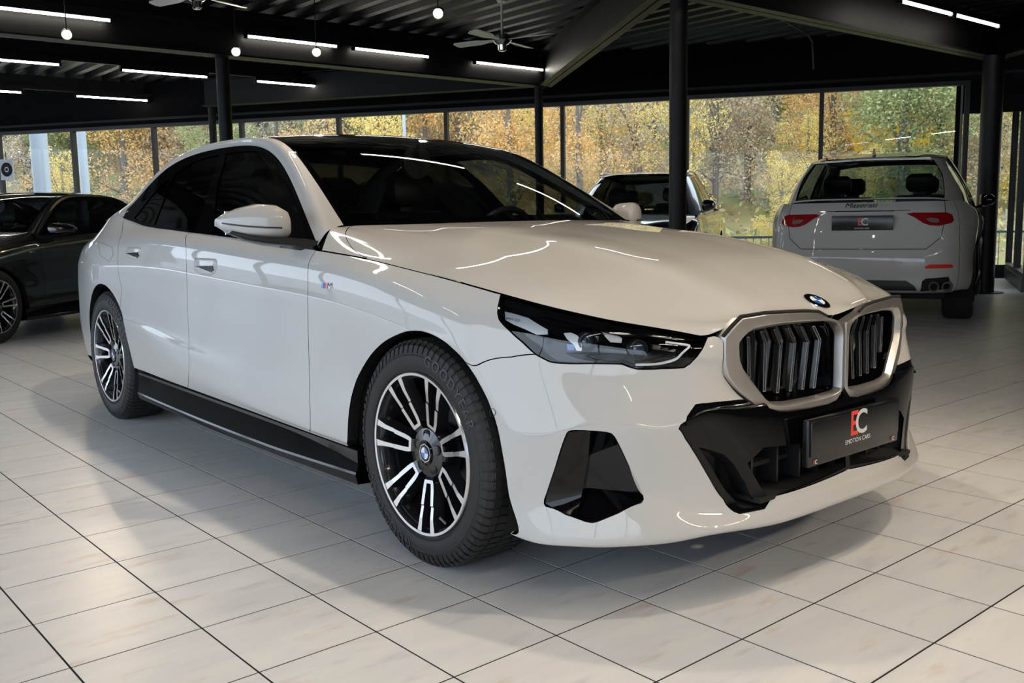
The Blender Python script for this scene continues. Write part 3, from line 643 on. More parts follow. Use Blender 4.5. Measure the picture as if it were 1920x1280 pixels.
KI = [[0.8061, -0.4087, 0.7151], [0.8106, -0.3942, 0.7299], [0.8168, -0.371, 0.7452], [0.8365, -0.2768, 0.7538], [0.8487, -0.1766, 0.7533], [0.8577, -0.0767, 0.7516], [0.859, -0.0518, 0.7454], [0.862, -0.0039, 0.7113], [0.8616, 0.0074, 0.6552], [0.862, 0.0017, 0.6006], [0.8616, -0.0082, 0.5506], [0.8611, -0.0204, 0.5448], [0.8531, -0.1334, 0.5385], [0.8414, -0.2375, 0.5379], [0.8341, -0.2954, 0.5437], [0.8299, -0.3137, 0.5526], [0.8186, -0.3607, 0.608], [0.8108, -0.3925, 0.6462], [0.8076, -0.4042, 0.6698]]
KB = [[[0.7984, -0.3501, 0.7247], [0.7993, -0.348, 0.7029], [0.7998, -0.3444, 0.6135]], [[0.8093, -0.3044, 0.7369], [0.8115, -0.2894, 0.704], [0.8117, -0.2904, 0.5692]], [[0.8165, -0.2524, 0.7386], [0.8196, -0.2279, 0.6929], [0.8183, -0.2372, 0.5596]], [[0.8235, -0.1964, 0.739], [0.8264, -0.1709, 0.6938], [0.8246, -0.1854, 0.5584]], [[0.8292, -0.1433, 0.7378], [0.832, -0.1146, 0.6919], [0.8302, -0.1333, 0.5572]], [[0.8341, -0.0914, 0.7349], [0.8358, -0.0605, 0.6931], [0.8342, -0.0816, 0.5553]], [[0.8368, -0.0391, 0.7306], [0.8386, -0.0088, 0.6945], [0.8387, -0.0113, 0.6549]]]
# ================================================================ trimmed panels
def inside(poly, pts):
    x, y = pts[:, 0], pts[:, 1]; r = np.zeros(len(pts), bool); q = np.roll(poly, -1, 0)
    for (x0, y0), (x1, y1) in zip(poly, q):
        if y0 == y1: continue
        r ^= ((y0 > y) != (y1 > y)) & (x < (x1 - x0) * (y - y0) / (y1 - y0) + x0)
    return r


def seg_dist(poly, pts):
    d = np.full(len(pts), 1e9); q = np.roll(poly, -1, 0)
    for a, b in zip(poly, q):
        e = b - a; L = e @ e
        if L < 1e-14: continue
        t = np.clip(((pts - a) @ e) / L, 0, 1); d = np.minimum(d, ((pts - a - t[:, None] * e) ** 2).sum(1))
    return np.sqrt(d)


def resample(loop, res):
    loop = np.asarray(loop, float); out = []
    for a, b in zip(loop, np.roll(loop, -1, 0)):
        L = np.linalg.norm(b - a)
        if L < 1e-5: continue
        n = max(1, int(math.ceil(L / res))); out += [a + (b - a) * k / n for k in range(n)]
    return np.array(out)


def offset(loop, d):
    """move a closed loop to its inside by d"""
    a = np.roll(loop, 1, 0); b = np.roll(loop, -1, 0); area = np.sum(loop[:, 0] * b[:, 1] - b[:, 0] * loop[:, 1]) / 2
    def nrm(e): l = np.linalg.norm(e, axis=1, keepdims=True); e = e / np.maximum(l, 1e-9); return np.stack([-e[:, 1], e[:, 0]], 1) * np.sign(area)
    n1, n2 = nrm(loop - a), nrm(b - loop); n = n1 + n2; l2 = (n ** 2).sum(1, keepdims=True)
    return loop + n * 2 * d / np.maximum(l2, .8)


def offset_m(su, loop, d):
    """move a closed uv loop to its inside by d metres measured on the surface"""
    e = .004; p0 = su.at(loop)[0]
    lu = np.linalg.norm(su.at(loop + [e, 0])[0] - su.at(loop - [e, 0])[0], axis=1) / (2 * e); lv = np.linalg.norm(su.at(loop + [0, e])[0] - su.at(loop - [0, e])[0], axis=1) / (2 * e)
    sc = np.stack([np.clip(lu, .25, 6), np.clip(lv, .25, 6)], 1)
    a = np.roll(loop, 1, 0); b = np.roll(loop, -1, 0); area = np.sum(loop[:, 0] * b[:, 1] - b[:, 0] * loop[:, 1])
    def nrm(v): v = v * sc; l = np.linalg.norm(v, axis=1, keepdims=True); v = v / np.maximum(l, 1e-9); return np.stack([-v[:, 1], v[:, 0]], 1) * np.sign(area)
    n = nrm(loop - a) + nrm(b - loop); l2 = (n ** 2).sum(1, keepdims=True)
    return loop + n * 2 * d / np.maximum(l2, .8) / sc


def spl(pts, n=4):
    """smooth an open polyline"""
    P = np.asarray(pts, float); t = np.concatenate([[0], np.cumsum(np.linalg.norm(np.diff(P, axis=0), axis=1))])
    return _cat(t, P, np.linspace(0, t[-1], (len(P) - 1) * n + 1))


MIR = np.array([1, -1, 1.0])


def panel_geo(su, loops, res=.014, gap=.0016, flange=.012, lift=0.0, both=False):
    """trim surface su to loops (outer first) -> V, F, N"""
    L = [resample(l, res) for l in loops]
    if gap:
        for k in range(len(L)):
            keep = np.abs(su.at(L[k])[0][:, 1]) < .002
            o = offset_m(su, L[k], gap if k == 0 else -gap); o[keep & both] = L[k][keep & both]; L[k] = o
    lo = L[0].min(0); hi = L[0].max(0)
    gx, gy = np.meshgrid(np.arange(lo[0] + res / 2, hi[0], res), np.arange(lo[1] + res / 2, hi[1], res)); g = np.stack([gx.ravel(), gy.ravel()], 1)
    g = g[inside(L[0], g)]
    for h in L[1:]: g = g[~inside(h, g)]
    for l in L: g = g[seg_dist(l, g) > res * .55]
    pts = np.concatenate(L + [g]); ed = []; b = 0
    for l in L: ed += [(b + k, b + (k + 1) % len(l)) for k in range(len(l))]; b += len(l)
    vv, _, ff, ov, _, _ = delaunay_2d_cdt([Vector(p) for p in pts], ed, [], 0, 1e-7, True)
    uv = np.array([(v.x, v.y) for v in vv]); F = np.array([f for f in ff], int)
    cen = uv[F].mean(1); ok = inside(L[0], cen)
    for h in L[1:]: ok &= ~inside(h, cen)
    F = F[ok]; p, n = su.at(uv); p = p + n * lift
    # consistent winding
    fn = np.cross(p[F[:, 1]] - p[F[:, 0]], p[F[:, 2]] - p[F[:, 0]]); fl_ = (fn * n[F].mean(1)).sum(1) < 0; F[fl_] = F[fl_][:, ::-1]
    V = list(p); N = list(n); F = [tuple(f) for f in F]
    if flange:
        for l in L:
            q, nn = su.at(l); q = q + nn * lift; m = len(l)
            t = np.roll(q, -1, 0) - np.roll(q, 1, 0); out = np.cross(t, nn); out /= np.maximum(np.linalg.norm(out, axis=1, keepdims=True), 1e-9)
            cen_ = l.mean(0); b = len(V)
            V += list(q) + list(q - nn * flange); N += list(out) + list(out)
            for k in range(m):
                k2 = (k + 1) % m
                if both and abs(q[k, 1]) < .003 and abs(q[k2, 1]) < .003: continue
                F.append((b + k, b + k2, b + m + k2, b + m + k))
    return np.array(V), F, np.array(N)


def mirrored(V, F, N): return V * MIR, [tuple(f)[::-1] for f in F], N * MIR


def panel(name, su, loops, mat, parent, mode='pair', **kw):
    """mode: right | left | pair (two objects) | join (one object across the centre)"""
    V, F, N = panel_geo(su, loops, both=(mode == 'join'), **kw)
    if mode == 'join':
        V2, F2, N2 = mirrored(V, F, N); b = len(V)
        return emit(name, np.concatenate([V, V2]), list(F) + [tuple(i + b for i in f) for f in F2], mat, parent, np.concatenate([N, N2]))
    out = []
    if mode in ('right', 'pair'): out.append(emit(name, V, F, mat, parent, N))
    if mode in ('left', 'pair'): out.append(emit(name, *mirrored(V, F, N)[:2], mat, parent, N * MIR))
    return out


def both_sides(mb, name, mat, parent, **kw):
    """a right-hand shape and its mirror image as two parts"""
    a = mb.build(name, mat, parent, **kw); m2 = MB(); m2.v = [(x, -y, z) for x, y, z in mb.v]; m2.f = [f[::-1] for f in mb.f]; m2.m = mb.m
    return a, m2.build(name, mat, parent, **kw)


def near_curve(su, pts, axis=None): return np.array([su.near(p, axis) for p in pts])


def arch_uv(su, cx, cz, r, a0, a1, n=40, y=-.9):
    return near_curve(su, [(cx + r * math.cos(a), y, cz + r * math.sin(a)) for a in np.linspace(a0, a1, n)], 1)


def surface_strip(mb, su, uv, w, lift=.001, depth=.002, mi=0):
    """narrow raised strip that follows a polyline on a surface"""
    p, n = su.at(uv); t = np.gradient(p, axis=0); t /= np.linalg.norm(t, axis=1, keepdims=True); s = np.cross(n, t)
    rings = [[tuple(a) for a in (q - b * w / 2 + c * (lift - depth), q - b * w / 2 + c * lift, q + b * w / 2 + c * lift, q + b * w / 2 + c * (lift - depth))] for q, b, c in zip(p, s, n)]
    mb.loft(rings, closed=True, cap0=True, cap1=True, mi=mi)


def patch_poly(su, uv, lift=0.001, res=.006): return panel_geo(su, [np.asarray(uv, float)], res=res, gap=0, flange=.003, lift=lift)
# ================================================================ wheels
def ring_pts(r, y, n, ph=0): return [(r * math.cos(2 * PI * k / n + ph), y, r * math.sin(2 * PI * k / n + ph)) for k in range(n)]


def tire_meshes(R, rim, W, parent, tread=True, text=None, n=96):
    """tyre around the y axis, outer side at -y; W = overall width, centre plane at y=0"""
    h = W / 2; sh = R - .012
    prof = [(rim - .004, -h * .80), (rim + .012, -h * .90), (rim + .03, -h * .985), (rim + .055, -h * 1.0), (R - .045, -h * .985), (R - .022, -h * .93), (sh, -h * .84), (R - .004, -h * .74),
            (R - .003, -h * .5), (R - .003, h * .5), (R - .004, h * .74), (sh, h * .84), (R - .022, h * .93), (R - .045, h * .985), (rim + .05, h), (rim, h * .82)]
    m = MB(); m.lathe(prof, n)
    for y0 in (-.985, ):   # raised beads on the sidewall
        m.lathe([(rim + .020, -h * .955), (rim + .024, -h * .99), (rim + .028, -h * .975)], n)
        m.lathe([(R - .050, -h * .985), (R - .047, -h * 1.0), (R - .044, -h * .98)], n)
    t = m.build('tire', M['rubber'], parent, smooth=True, angle=50)
    if tread:
        m = MB(); nb = 76
        rows = [(-.84, -.62, .10), (-.57, -.22, -.25), (-.18, .18, .25), (.22, .57, -.25), (.62, .84, .10)]
        for a, b, sk in rows:
            for k in range(nb):
                a0 = 2 * PI * k / nb; da = 2 * PI / nb * .40
                V = []
                for rr in (R - .010, R):
                    for yy, sgn in ((a, -1), (b, 1)):
                        r2 = rr - (.005 if abs(yy) > .8 else 0)
                        for d in (-da, da): V.append((r2 * math.cos(a0 + d + sgn * sk * .04), yy * h, r2 * math.sin(a0 + d + sgn * sk * .04)))
                m.add(V, [(4, 5, 7, 6), (0, 1, 5, 4), (2, 3, 7, 6), (0, 2, 6, 4), (1, 3, 7, 5)])
            if abs(a) > .8 or abs(b) > .8:   # shoulder lugs
                s = -1 if a < -.8 else 1
                for k in range(nb):
                    a0 = 2 * PI * k / nb; da = 2 * PI / nb * .34; V = []
                    for (rr, yy) in ((R - .004, .80), (R - .020, .935), (R - .042, .99)):
                        for d in (-da, da): V.append(((rr + .002) * math.cos(a0 + d), s * h * yy * 1.004, (rr + .002) * math.sin(a0 + d)))
                    m.add(V, [(0, 1, 3, 2), (2, 3, 5, 4)])
        tr = m.build('tread', M['rubber'], parent); tag(tr, kind='stuff')
    if text:
        for s, ph, size in text:
            m = MB(); V, F = text_mesh(s, size, .0008, spacing=1.25); r0 = (rim + R) / 2 + .004
            V2 = []
            for x, y, z in V:
                a = ph - x / r0; rr = r0 + y; V2.append((rr * math.cos(a), -h * (1.002 - .12 * ((rr - (rim + .055)) / .06) ** 2 * (1 if rr > rim + .055 else .4)) - .0006 - z, rr * math.sin(a)))
            m.add(V2, F)
            m.build('sidewall_lettering', M['rubber_text'], parent)


def saloon_wheel(parent, c, side=-1, text=True, spin=0.0, seen=True):
    """wheel with seven machined double spokes; c is the centre of the tyre, outer face towards side*y"""
    w = empty('wheel', c, 0, parent); w.scale = (1, -side, 1)
    Rr = .254; W = .245; yo = -W / 2 + .004
    tire_meshes(.3515, .238, W, w, tread=seen, text=[('GOODYEAR', math.radians(52), .046), ('GOODYEAR', math.radians(232), .046)] if text else None)
    m = MB(); m.lathe([(Rr, yo + .004), (Rr - .004, yo - .002), (Rr - .012, yo - .001), (Rr - .014, yo + .012)], 96); m.build('rim_lip', M['alu'], w, smooth=True, angle=60)
    m = MB(); m.lathe([(Rr - .013, yo + .012), (Rr - .022, yo + .025), (Rr - .028, yo + .06), (Rr - .03, W / 2 - .02), (Rr, W / 2)], 72)
    m.lathe([(0, W / 2 - .06), (.22, W / 2 - .05)], 48); m.build('rim_barrel', M['rim_black'], w, smooth=True)
    m = MB(); m.lathe([(.07, yo + .115), (.165, yo + .115), (.165, yo + .14), (.07, yo + .14)], 64, closed=True); m.build('brake_disc', M['disc'], w, smooth=True, angle=30)
    m = MB(); a0, a1 = math.radians(150), math.radians(215)
    for k in range(8):
        pass
    rings = []
    for k in range(9):
        a = a0 + (a1 - a0) * k / 8; rings.append([(r * math.cos(a), y, r * math.sin(a)) for r, y in ((.10, yo + .085), (.172, yo + .085), (.178, yo + .16), (.10, yo + .16))])
    m.loft(rings, True, True, True); m.build('brake_caliper', M['satin_black'], w, bevel=.004)
    # hub
    m = MB(); m.lathe([(.034, yo + .030), (.040, yo + .026), (.075, yo + .034), (.085, yo + .050), (.085, yo + .10), (.0, yo + .11)], 48); hub = m.build('hub', M['rim_black'], w, smooth=True)
    for k in range(5):
        a = spin + 2 * PI * k / 5 + .3; c2 = (.056 * math.cos(a), 0, .056 * math.sin(a)); m = MB()
        m.lathe([(0, yo + .0305), (.0135, yo + .0305), (.0135, yo + .029), (.0165, yo + .029), (.0165, yo + .036)], 16, c2)
        m.build('lug_bolt', M['matte_black'], w, smooth=True)
    # centre cap with quartered roundel
    m = MB(); m.lathe([(0, yo + .022), (.030, yo + .023), (.034, yo + .030)], 32); m.build('centre_cap', M['gloss_black'], w, smooth=True)
    m = MB()
    def fan(r0, r1, b0, b1, mi, y):
        n = 8; V = [(r * math.cos(b0 + (b1 - b0) * k / n), y, r * math.sin(b0 + (b1 - b0) * k / n)) for k in range(n + 1) for r in (r0, r1)]
        m.add(V, [(2 * k, 2 * k + 1, 2 * k + 3, 2 * k + 2) for k in range(n)], mi)
    for q in range(4): fan(.0002, .0185, q * PI / 2, (q + 1) * PI / 2, q % 2, yo + .0212)
    fan(.0275, .0295, 0, 2 * PI, 1, yo + .0222)
    m.build('roundel', [M['blue'], M['white_print']], w)
    # spokes: each a pair of machined bars joined at the hub, black flanks
    for k in range(7):
        a = spin + 2 * PI * k / 7 + math.radians(70); m = MB()
        def P(r, s, y): return (r * math.cos(a) - s * math.sin(a), y, r * math.sin(a) + s * math.cos(a))
        for sg in (-1, 1):
            st = [(.094, .011, .025, yo + .027), (.112, .0135, .028, yo + .024), (.160, .018, .032, yo + .014), (.164, .0195, .032, yo + .016), (.200, .0215, .036, yo + .007), (Rr - .010, .024, .046, yo + .001)]
            rings = []
            for r, s0, s1, y in st:
                rings.append([P(r, sg * s0, y), P(r, sg * s1, y), P(r, sg * (s1 + .010), y + .035), P(r, sg * max(.001, s0 - .004), y + .035)])
            n = 4; V = [p for rg in rings for p in rg]; nr = len(rings)
            top = [(i * n, i * n + 1, (i + 1) * n + 1, (i + 1) * n) for i in range(nr - 1)]
            oth = [(i * n + j, i * n + (j + 1) % n, (i + 1) * n + (j + 1) % n, (i + 1) * n + j) for i in range(nr - 1) for j in (1, 2, 3)]
            gap = 2
            m.add(V, [t for i, t in enumerate(top) if i != gap], 0); m.add(V, [top[gap]] + oth + [(0, 1, 2, 3), tuple(range((nr - 1) * n, nr * n))], 1)
        # crossing at the hub end
        m.add([P(.084, -.021, yo + .0285), P(.084, .021, yo + .0285), P(.0945, .025, yo + .0268), P(.0945, -.025, yo + .0268)], [(0, 1, 2, 3)], 0)
        m.add([P(.072, -.020, yo + .036), P(.072, .020, yo + .036), P(.084, .021, yo + .029), P(.084, -.021, yo + .029), P(.072, -.022, yo + .07), P(.072, .022, yo + .07), P(.10, .024, yo + .06), P(.10, -.024, yo + .06)],
              [(0, 1, 2, 3), (0, 3, 7, 4), (1, 2, 6, 5)], 1)
        m.build('spoke', [M['alu'], M['rim_black']], w)
    m = MB(); a = math.radians(-62); m.tube([(.222 * math.cos(a), yo + .02, .222 * math.sin(a)), (.200 * math.cos(a), yo + .005, .200 * math.sin(a))], .004, 8); m.build('valve', M['satin_alu'], w, smooth=True)
    return w


# ================================================================ the white saloon
def roundel(parent, p, nrm, fwd, R, name='emblem'):
    """round badge: black ring, blue and white quarters"""
    n = Vector(nrm).normalized(); f = (Vector(fwd) - n * Vector(fwd).dot(n)).normalized(); s = n.cross(f); p = Vector(p)
    def Q(r, a, h): return p + (f * math.cos(a) + s * math.sin(a)) * r + n * h
    m = MB(); N = 40
    def ring(prof, mi):
        for (r0, h0), (r1, h1) in zip(prof[:-1], prof[1:]):
            m.add([Q(r, 2 * PI * k / N, h) for k in range(N) for r, h in ((r0, h0), (r1, h1))], [(2 * k, 2 * k + 1, (2 * k + 3) % (2 * N), (2 * k + 2) % (2 * N)) for k in range(N)], mi)
    ring([(R * 1.0, -.002), (R * 1.0, .003), (R * .95, .0045)], 3)
    ring([(R * .95, .0042), (R * .62, .0050)], 0); ring([(R * .62, .0052), (R * .57, .0055)], 3)
    for q in range(4):
        b0 = q * PI / 2 ; V = [p + n * .0056] + [Q(R * .57, b0 + PI / 2 * k / 10, .0054) for k in range(11)]
        m.add(V, [(0, k + 1, k + 2) for k in range(10)], 1 if q % 2 else 2)
    return m.build(name, [M['gloss_black'], M['blue'], M['white_print'], M['chrome']], parent)


def plate_text(parent, P0, ex, ey, en, items, name='plate_print'):
    """flat lettering on a plate: items = (text, size, x, y, material index, shear)"""
    m = MB(); ex, ey, en, P0 = Vector(ex), Vector(ey), Vector(en), Vector(P0)
    for s, size, x, y, mi, sx in items:
        V, F = text_mesh(s, size, bold=.016 * size if len(s) == 1 else 0); m.add([P0 + ex * (x + v[0] * sx) + ey * (y + v[1]) + en * (.0012 + .0002 * mi) for v in V], F, mi)
    return m.build(name, [M['red'], M['grey_print'], M['white_print']], parent)


def saloon(name, label, paint, S):
    A, H, U, T = S['A'], S['H'], S['U'], S['T']
    car = empty('saloon_car', (0, 0, 0)); tag(car, label, 'car')
    g = {k: np.array(v) for k, v in TR.items()}
    hl = g['headlight'].copy(); vT = A.vs[-1]; v1 = A.tv[1]; uE = A.us[-1]
    hl[:11, 1] = np.minimum(hl[:11, 1], vT)
    Wp = paint
    af = spl(g['arch_f'], 3); seam = g['front_seam'].copy()
    seam[0] = af[int(np.argmin(((af - seam[0]) ** 2).sum(1)))]
    ks = int(np.argmin(((af - seam[0]) ** 2).sum(1)))         # where the seam meets the arch
    af_f, af_b = af[:ks + 1], af[ks:]
    df = spl(g['door_front'], 3); dm = spl(g['door_mid'], 3); dr = spl(g['door_rear'], 3)
    def ext(c, top=True):   # run a seam up to the top edge and down to the sill line
        a = c[0].copy(); a[1] = vT; b = c[-1].copy(); b[1] = v1; return np.concatenate([[a], c[(c[:, 1] > v1 + .004) & (c[:, 1] < vT - .004)], [b]])
    df, dm = ext(df), ext(dm)
    ar = arch_uv(A, -2.985, .352, .388, PI + .10, -.13, 60, -.91)     # rear arch from behind to front
    kr = int(np.argmin(((ar - dr[-1]) ** 2).sum(1)))
    dr = np.concatenate([[[dr[0, 0], vT]], dr[1:-1], [ar[kr]]])
    top = lambda u0, u1, e=0.0: np.array([[u, vT + e] for u in np.linspace(u0, u1, 12)])
    bot = lambda u0, u1, v=v1: np.array([[u, v] for u in np.linspace(u0, u1, 12)])
    # fenders
    fb = af_f.copy(); fb[0, 1] = v1
    fender = np.concatenate([hl[25:32], [[hl[0, 0], vT]], top(hl[0, 0] + .03, df[0, 0], .0016), df[1:], bot(df[-1, 0] - .02, fb[0, 0] + .005), fb, seam[1:-1]])
    panel('front_fender', A, [fender], Wp, car)
    front_door = np.concatenate([top(df[0, 0], dm[0, 0]), dm[1:], bot(dm[-1, 0] - .02, df[-1, 0] + .02), df[::-1][:-1]])
    def loopify(uv): return np.asarray(uv)
    hf = g['handle_f']; hr = g['handle_r']
    panel('front_door', A, [front_door], Wp, car)
    arf = ar[kr:]; arf = arf[arf[:, 1] > v1 + .003]; eb = np.array([[arf[-1, 0], v1]])
    rear_door = np.concatenate([top(dm[0, 0], dr[0, 0]), dr[1:], arf[1:], eb, bot(eb[0, 0] - .02, dm[-1, 0] + .02), dm[::-1][:-1]])
    panel('rear_door', A, [rear_door], Wp, car)
    uq = A.near((-3.72, -.82, .8))[0]; arb = ar[:kr + 1]; arb = arb[arb[:, 1] > v1 + .003]
    quarter = np.concatenate([top(dr[0, 0], uq), bot(uq, arb[0, 0] + .01, v1), arb, dr[::-1][1:-1]])
    panel('quarter_panel', A, [quarter], Wp, car)
    rear = np.concatenate([top(uq, uE), np.array([[uE, vT * k] for k in (.75, .5, .25)]), bot(uE, uq, .02)])
    panel('rear_bumper', A, [rear], Wp, car, 'join')
    # front bumper
    lg = g['lg_outer']; vz = lambda z: A.near((A.G[0, np.argmin(abs(A.G[0, :, 2] - z)), 0], 0, z))[1]
    KOa = np.array(KO); ku = near_curve(A, [KOa[i] for i in (0, 25, 24, 23, 22, 21)])
    tip = hl[10]; bl = .06
    lower = np.concatenate([lg, [[0, vz(.312)]], [[0, vz(.27)]], [[0, bl]], bot(.02, af_b[-1, 0] - .01, bl)])
    bumper = np.concatenate([hl[10:26], seam[::-1][1:-1], af_b, np.array([[af_b[-1, 0], bl]]), lower[::-1][1:], ku[::-1], np.array([[tip[0] * .6 + ku[0, 0] * .4, vT]])])
    # orientation: headlight underside -> seam -> arch -> bottom -> grille surround -> kidney side
    panel('front_bumper', A, [bumper, g['intake']], Wp, car, 'join', res=.011)
    # bonnet, fender tops, boot lid
    hs = spl(g['hood_seam'], 3); vH = H.vs[-1]; uH = H.us[-1]
    hs = np.concatenate([[[hs[0, 0], 0]], hs[2:]]); hc = np.array([uH - .004, hs[-1, 1] + .02])
    bonnet = np.concatenate([np.array([[u, 0] for u in np.linspace(.012, hs[0, 0], 20)]), hs[1:], [hc], np.array([[uH - .004, v] for v in np.linspace(hc[1] + .03, vH, 12)]),
                             np.array([[u, vH] for u in np.linspace(uH - .05, .006, 20)]), np.array([[.006, v] for v in np.linspace(vH - .03, .03, 14)])])
    panel('bonnet', H, [bonnet], Wp, car, 'join', res=.013)
    cowl = np.concatenate([hs[1:], [[uH + .0016, hs[-1, 1]], [uH + .0016, -.0016]], np.array([[u, -.0016] for u in np.linspace(uH - .05, hs[0, 0] + .03, 10)])])
    panel('fender_top', H, [cowl], Wp, car)
    mT = np.array([[0, 0], [T.us[-1], 0], [T.us[-1], T.vs[-1]], [0, T.vs[-1]]]); panel('boot_lid', T, [mT], Wp, car, 'join', res=.03)
    # greenhouse
    t2, t4, vU, uU = U.tv[2], U.tv[4], U.vs[-1], U.us[-1]; st = U.tu
    uD0 = U.near((-2.90, -.80, 1.087))[0]; uD1 = st[8] + .02
    ln = lambda a, b, n=20: np.array([[a[0] + (b[0] - a[0]) * k / n, a[1] + (b[1] - a[1]) * k / n] for k in range(n + 1)])
    dlo = np.concatenate([ln((.004, .002), (uD0, .002)), ln((uD0, .002), (uD1, t2), 4), ln((uD1, t2), (.004, t2))])
    panes = [g['pane_f'], g['pane_r'], g['pane_q']]
    panel('window_trim', U, [dlo] + panes, M['gloss_black'], car, lift=.002, gap=.001)
    for p_, mt_, nm in zip(panes, (M['tint_f'], M['tint'], M['tint']), ('front_side_window', 'rear_side_window', 'quarter_window')): panel(nm, U, [p_], mt_, car, lift=-.002, gap=-.004, flange=0, res=.02)
    rail = np.concatenate([ln((0, t2), (uD1, t2)), ln((uD1, t2), (uD0 + .01, .0), 4), ln((uD0 + .01, 0), (uU, 0)), ln((uU, 0), (uU, t4), 5), ln((uU, t4), (0, t4), 40)])
    panel('roof_rail', U, [rail], Wp, car)
    ws = np.concatenate([ln((.0, t4), (st[3], t4)), ln((st[3], t4), (st[3], vU), 6), ln((st[3], vU), (.0, vU)), ln((.0, vU), (0, t4), 6)])
    wi = np.concatenate([ln((.05, t4 + .03), (st[3] - .07, t4 + .028)), ln((st[3] - .07, t4 + .028), (st[3] - .06, vU), 6), ln((st[3] - .06, vU), (.05, vU)), ln((.05, vU), (.05, t4 + .03), 6)])
    panel('windscreen', U, [ws], M['ws'], car, 'join', flange=.004, res=.02, gap=.001)
    # black ceramic edge of the windscreen (one half and its mirror)
    frit = np.concatenate([ln((.0, vU), (0, t4), 8), ln((.0, t4), (st[3], t4)), ln((st[3], t4), (st[3], vU), 8), [[st[3], vU]], ln((st[3] - .06, vU), (st[3] - .07, t4 + .028), 8), ln((st[3] - .07, t4 + .028), (.05, t4 + .03)), ln((.05, t4 + .03), (.05, vU), 8), [[.05, vU]]])
    panel('windscreen_edge', U, [frit], M['gloss_black'], car, 'join', flange=0, res=.02, lift=-.004, gap=0)
    roof = np.concatenate([ln((st[3], t4), (st[6], t4)), ln((st[6], t4), (st[6], vU), 6), ln((st[6], vU), (st[3], vU)), ln((st[3], vU), (st[3], t4), 6)])
    panel('glass_roof', U, [roof], M['gloss_black'], car, 'join', res=.02)
    rg = np.concatenate([ln((st[6], t4), (uU, t4)), ln((uU, t4), (uU, vU), 6), ln((uU, vU), (st[6], vU)), ln((st[6], vU), (st[6], t4), 6)])
    panel('rear_screen', U, [rg], M['tint'], car, 'join', res=.025, flange=.004)
    m = MB(); surface_strip(m, U, ln((.01, .0), (uD0, .0), 60), .009, .005, .006); both_sides(m, 'belt_moulding', M['gloss_black'], car, smooth=True)
    # inner black shell under the gaps
    a2 = ar[ar[:, 1] > v1]; a1 = af[af[:, 1] > v1]
    shell = np.concatenate([top(1.30, uE), [[uE, v1 * .6]], bot(uE, a2[0, 0], v1 * .6), a2, bot(a2[-1, 0], a1[0, 0] + .0, v1 * .6), a1[a1[:, 0] > 1.30]])
    panel('inner_shell', A, [shell], M['under'], car, 'join', res=.05, gap=0, flange=0, lift=-.014)
    # floor pan, engine bay, wheel wells
    m = MB(); m.box((-1.75, 0, .225), (4.1, 1.5, .09)); m.box((.12, 0, .46), (.88, 1.05, .40)); m.box((-1.5, 0, .30), (2.1, 1.68, .10)); m.box((-3.6, 0, .45), (.75, 1.2, .4)); m.build('underbody', M['under'], car)
    for cx in (0, -2.985):
        m = MB(); rings = []
        for y in (-.875, -.5): rings.append([(cx + .402 * math.cos(a), y, .352 + .402 * math.sin(a)) for a in np.linspace(-.42, PI + .42, 40)])
        m.loft(rings, closed=False); m.add([(cx, -.5, .352)] + rings[1], [(0, k + 1, k + 2) for k in range(39)]); both_sides(m, 'wheel_liner', M['under'], car)
    # wheel-arch lips
    for cv in (af, ar):
        m = MB(); p, n = A.at(cv); rings = [[tuple(q - k * .002), tuple(q - k * .02 + np.array([0, .02, 0]))] for q, k in zip(p, n)]; m.loft(rings, closed=False); both_sides(m, 'arch_lip', M['satin_black'], car)
    # ---------- side skirts
    m = MB(); rings = []
    for k in range(41):
        t = k / 40; x = -2.50 + t * 2.145; w = min(1, math.sin(PI * min(1, max(0, (t - .035) / .93))) * 2.2) if .035 < t < .965 else 0
        fr = max(0, (t - .72) / .28)
        zt = .322 - .020 * t; zb = .182 - .012 * math.sin(PI * t); zl = zb + .032 + .01 * fr
        yi = -.910 + .026 * w; z4 = zt - .026 - .035 * fr ** 2
        sec = [(-.885, zt + .004), (-.906, zt), (-.910, zt - .006), (-.910, zt - .018 - .03 * fr ** 2), (yi, z4), ((yi - .914) / 2 - .004 * w, (z4 + zl) / 2), (-.918, zl), (-.921, zl - .008), (-.912, zb), (-.84, zb - .005)]
        rings.append([(x, y, z) for y, z in sec])
    m.loft(rings, closed=False); m.m = [1 if (k % 9) in (3, 4, 5) else 0 for k in range(len(m.f))]; m.add(rings[0], [tuple(range(10))]); m.add(rings[-1], [tuple(range(10))[::-1]])
    both_sides(m, 'side_skirt', [M['gloss_black'], M['scoop']], car, smooth=True, angle=30)
    # ---------- air curtains
    ib, nn = A.at(g['intake']); d = -nn.mean(0); d /= np.linalg.norm(d); m = MB()
    k0, k1, k2, q0, q1 = A.at(g['intake_in'])[0]
    def strip(P, Q, n=14, lip=True):
        def rs(L): L = np.array(L); t = np.concatenate([[0], np.cumsum(np.linalg.norm(np.diff(L, axis=0), axis=1))]); return np.stack([np.interp(np.linspace(0, t[-1], n), t, L[:, c]) for c in range(3)], 1)
        P_ = np.array(P); Pr = rs(P_); Pd = Pr + d * .012; Qr = rs(Q)
        m.loft([[tuple(x) for x in Pr], [tuple(x) for x in Pd], [tuple(x) for x in Qr]], closed=False)
    kk0, kk1, kk2 = k0 + d * .030, k1 + d * .034, k2 + d * .034
    p0, p1, p2 = k0 + d * .062, q0 + d * .058, q1 + d * .050; p3 = k2 + d * .066
    strip([ib[i] for i in (14, 15, 16, 17, 18, 19, 0, 1, 2, 3)], [kk1, kk2, kk0])
    strip([ib[i] for i in (3, 4, 5, 6)], [kk0, p0, p1]); strip([ib[i] for i in (6, 7, 8, 9)], [p1, p2]); strip([ib[i] for i in (9, 10, 11, 12, 13, 14)], [p2, p3, kk1])
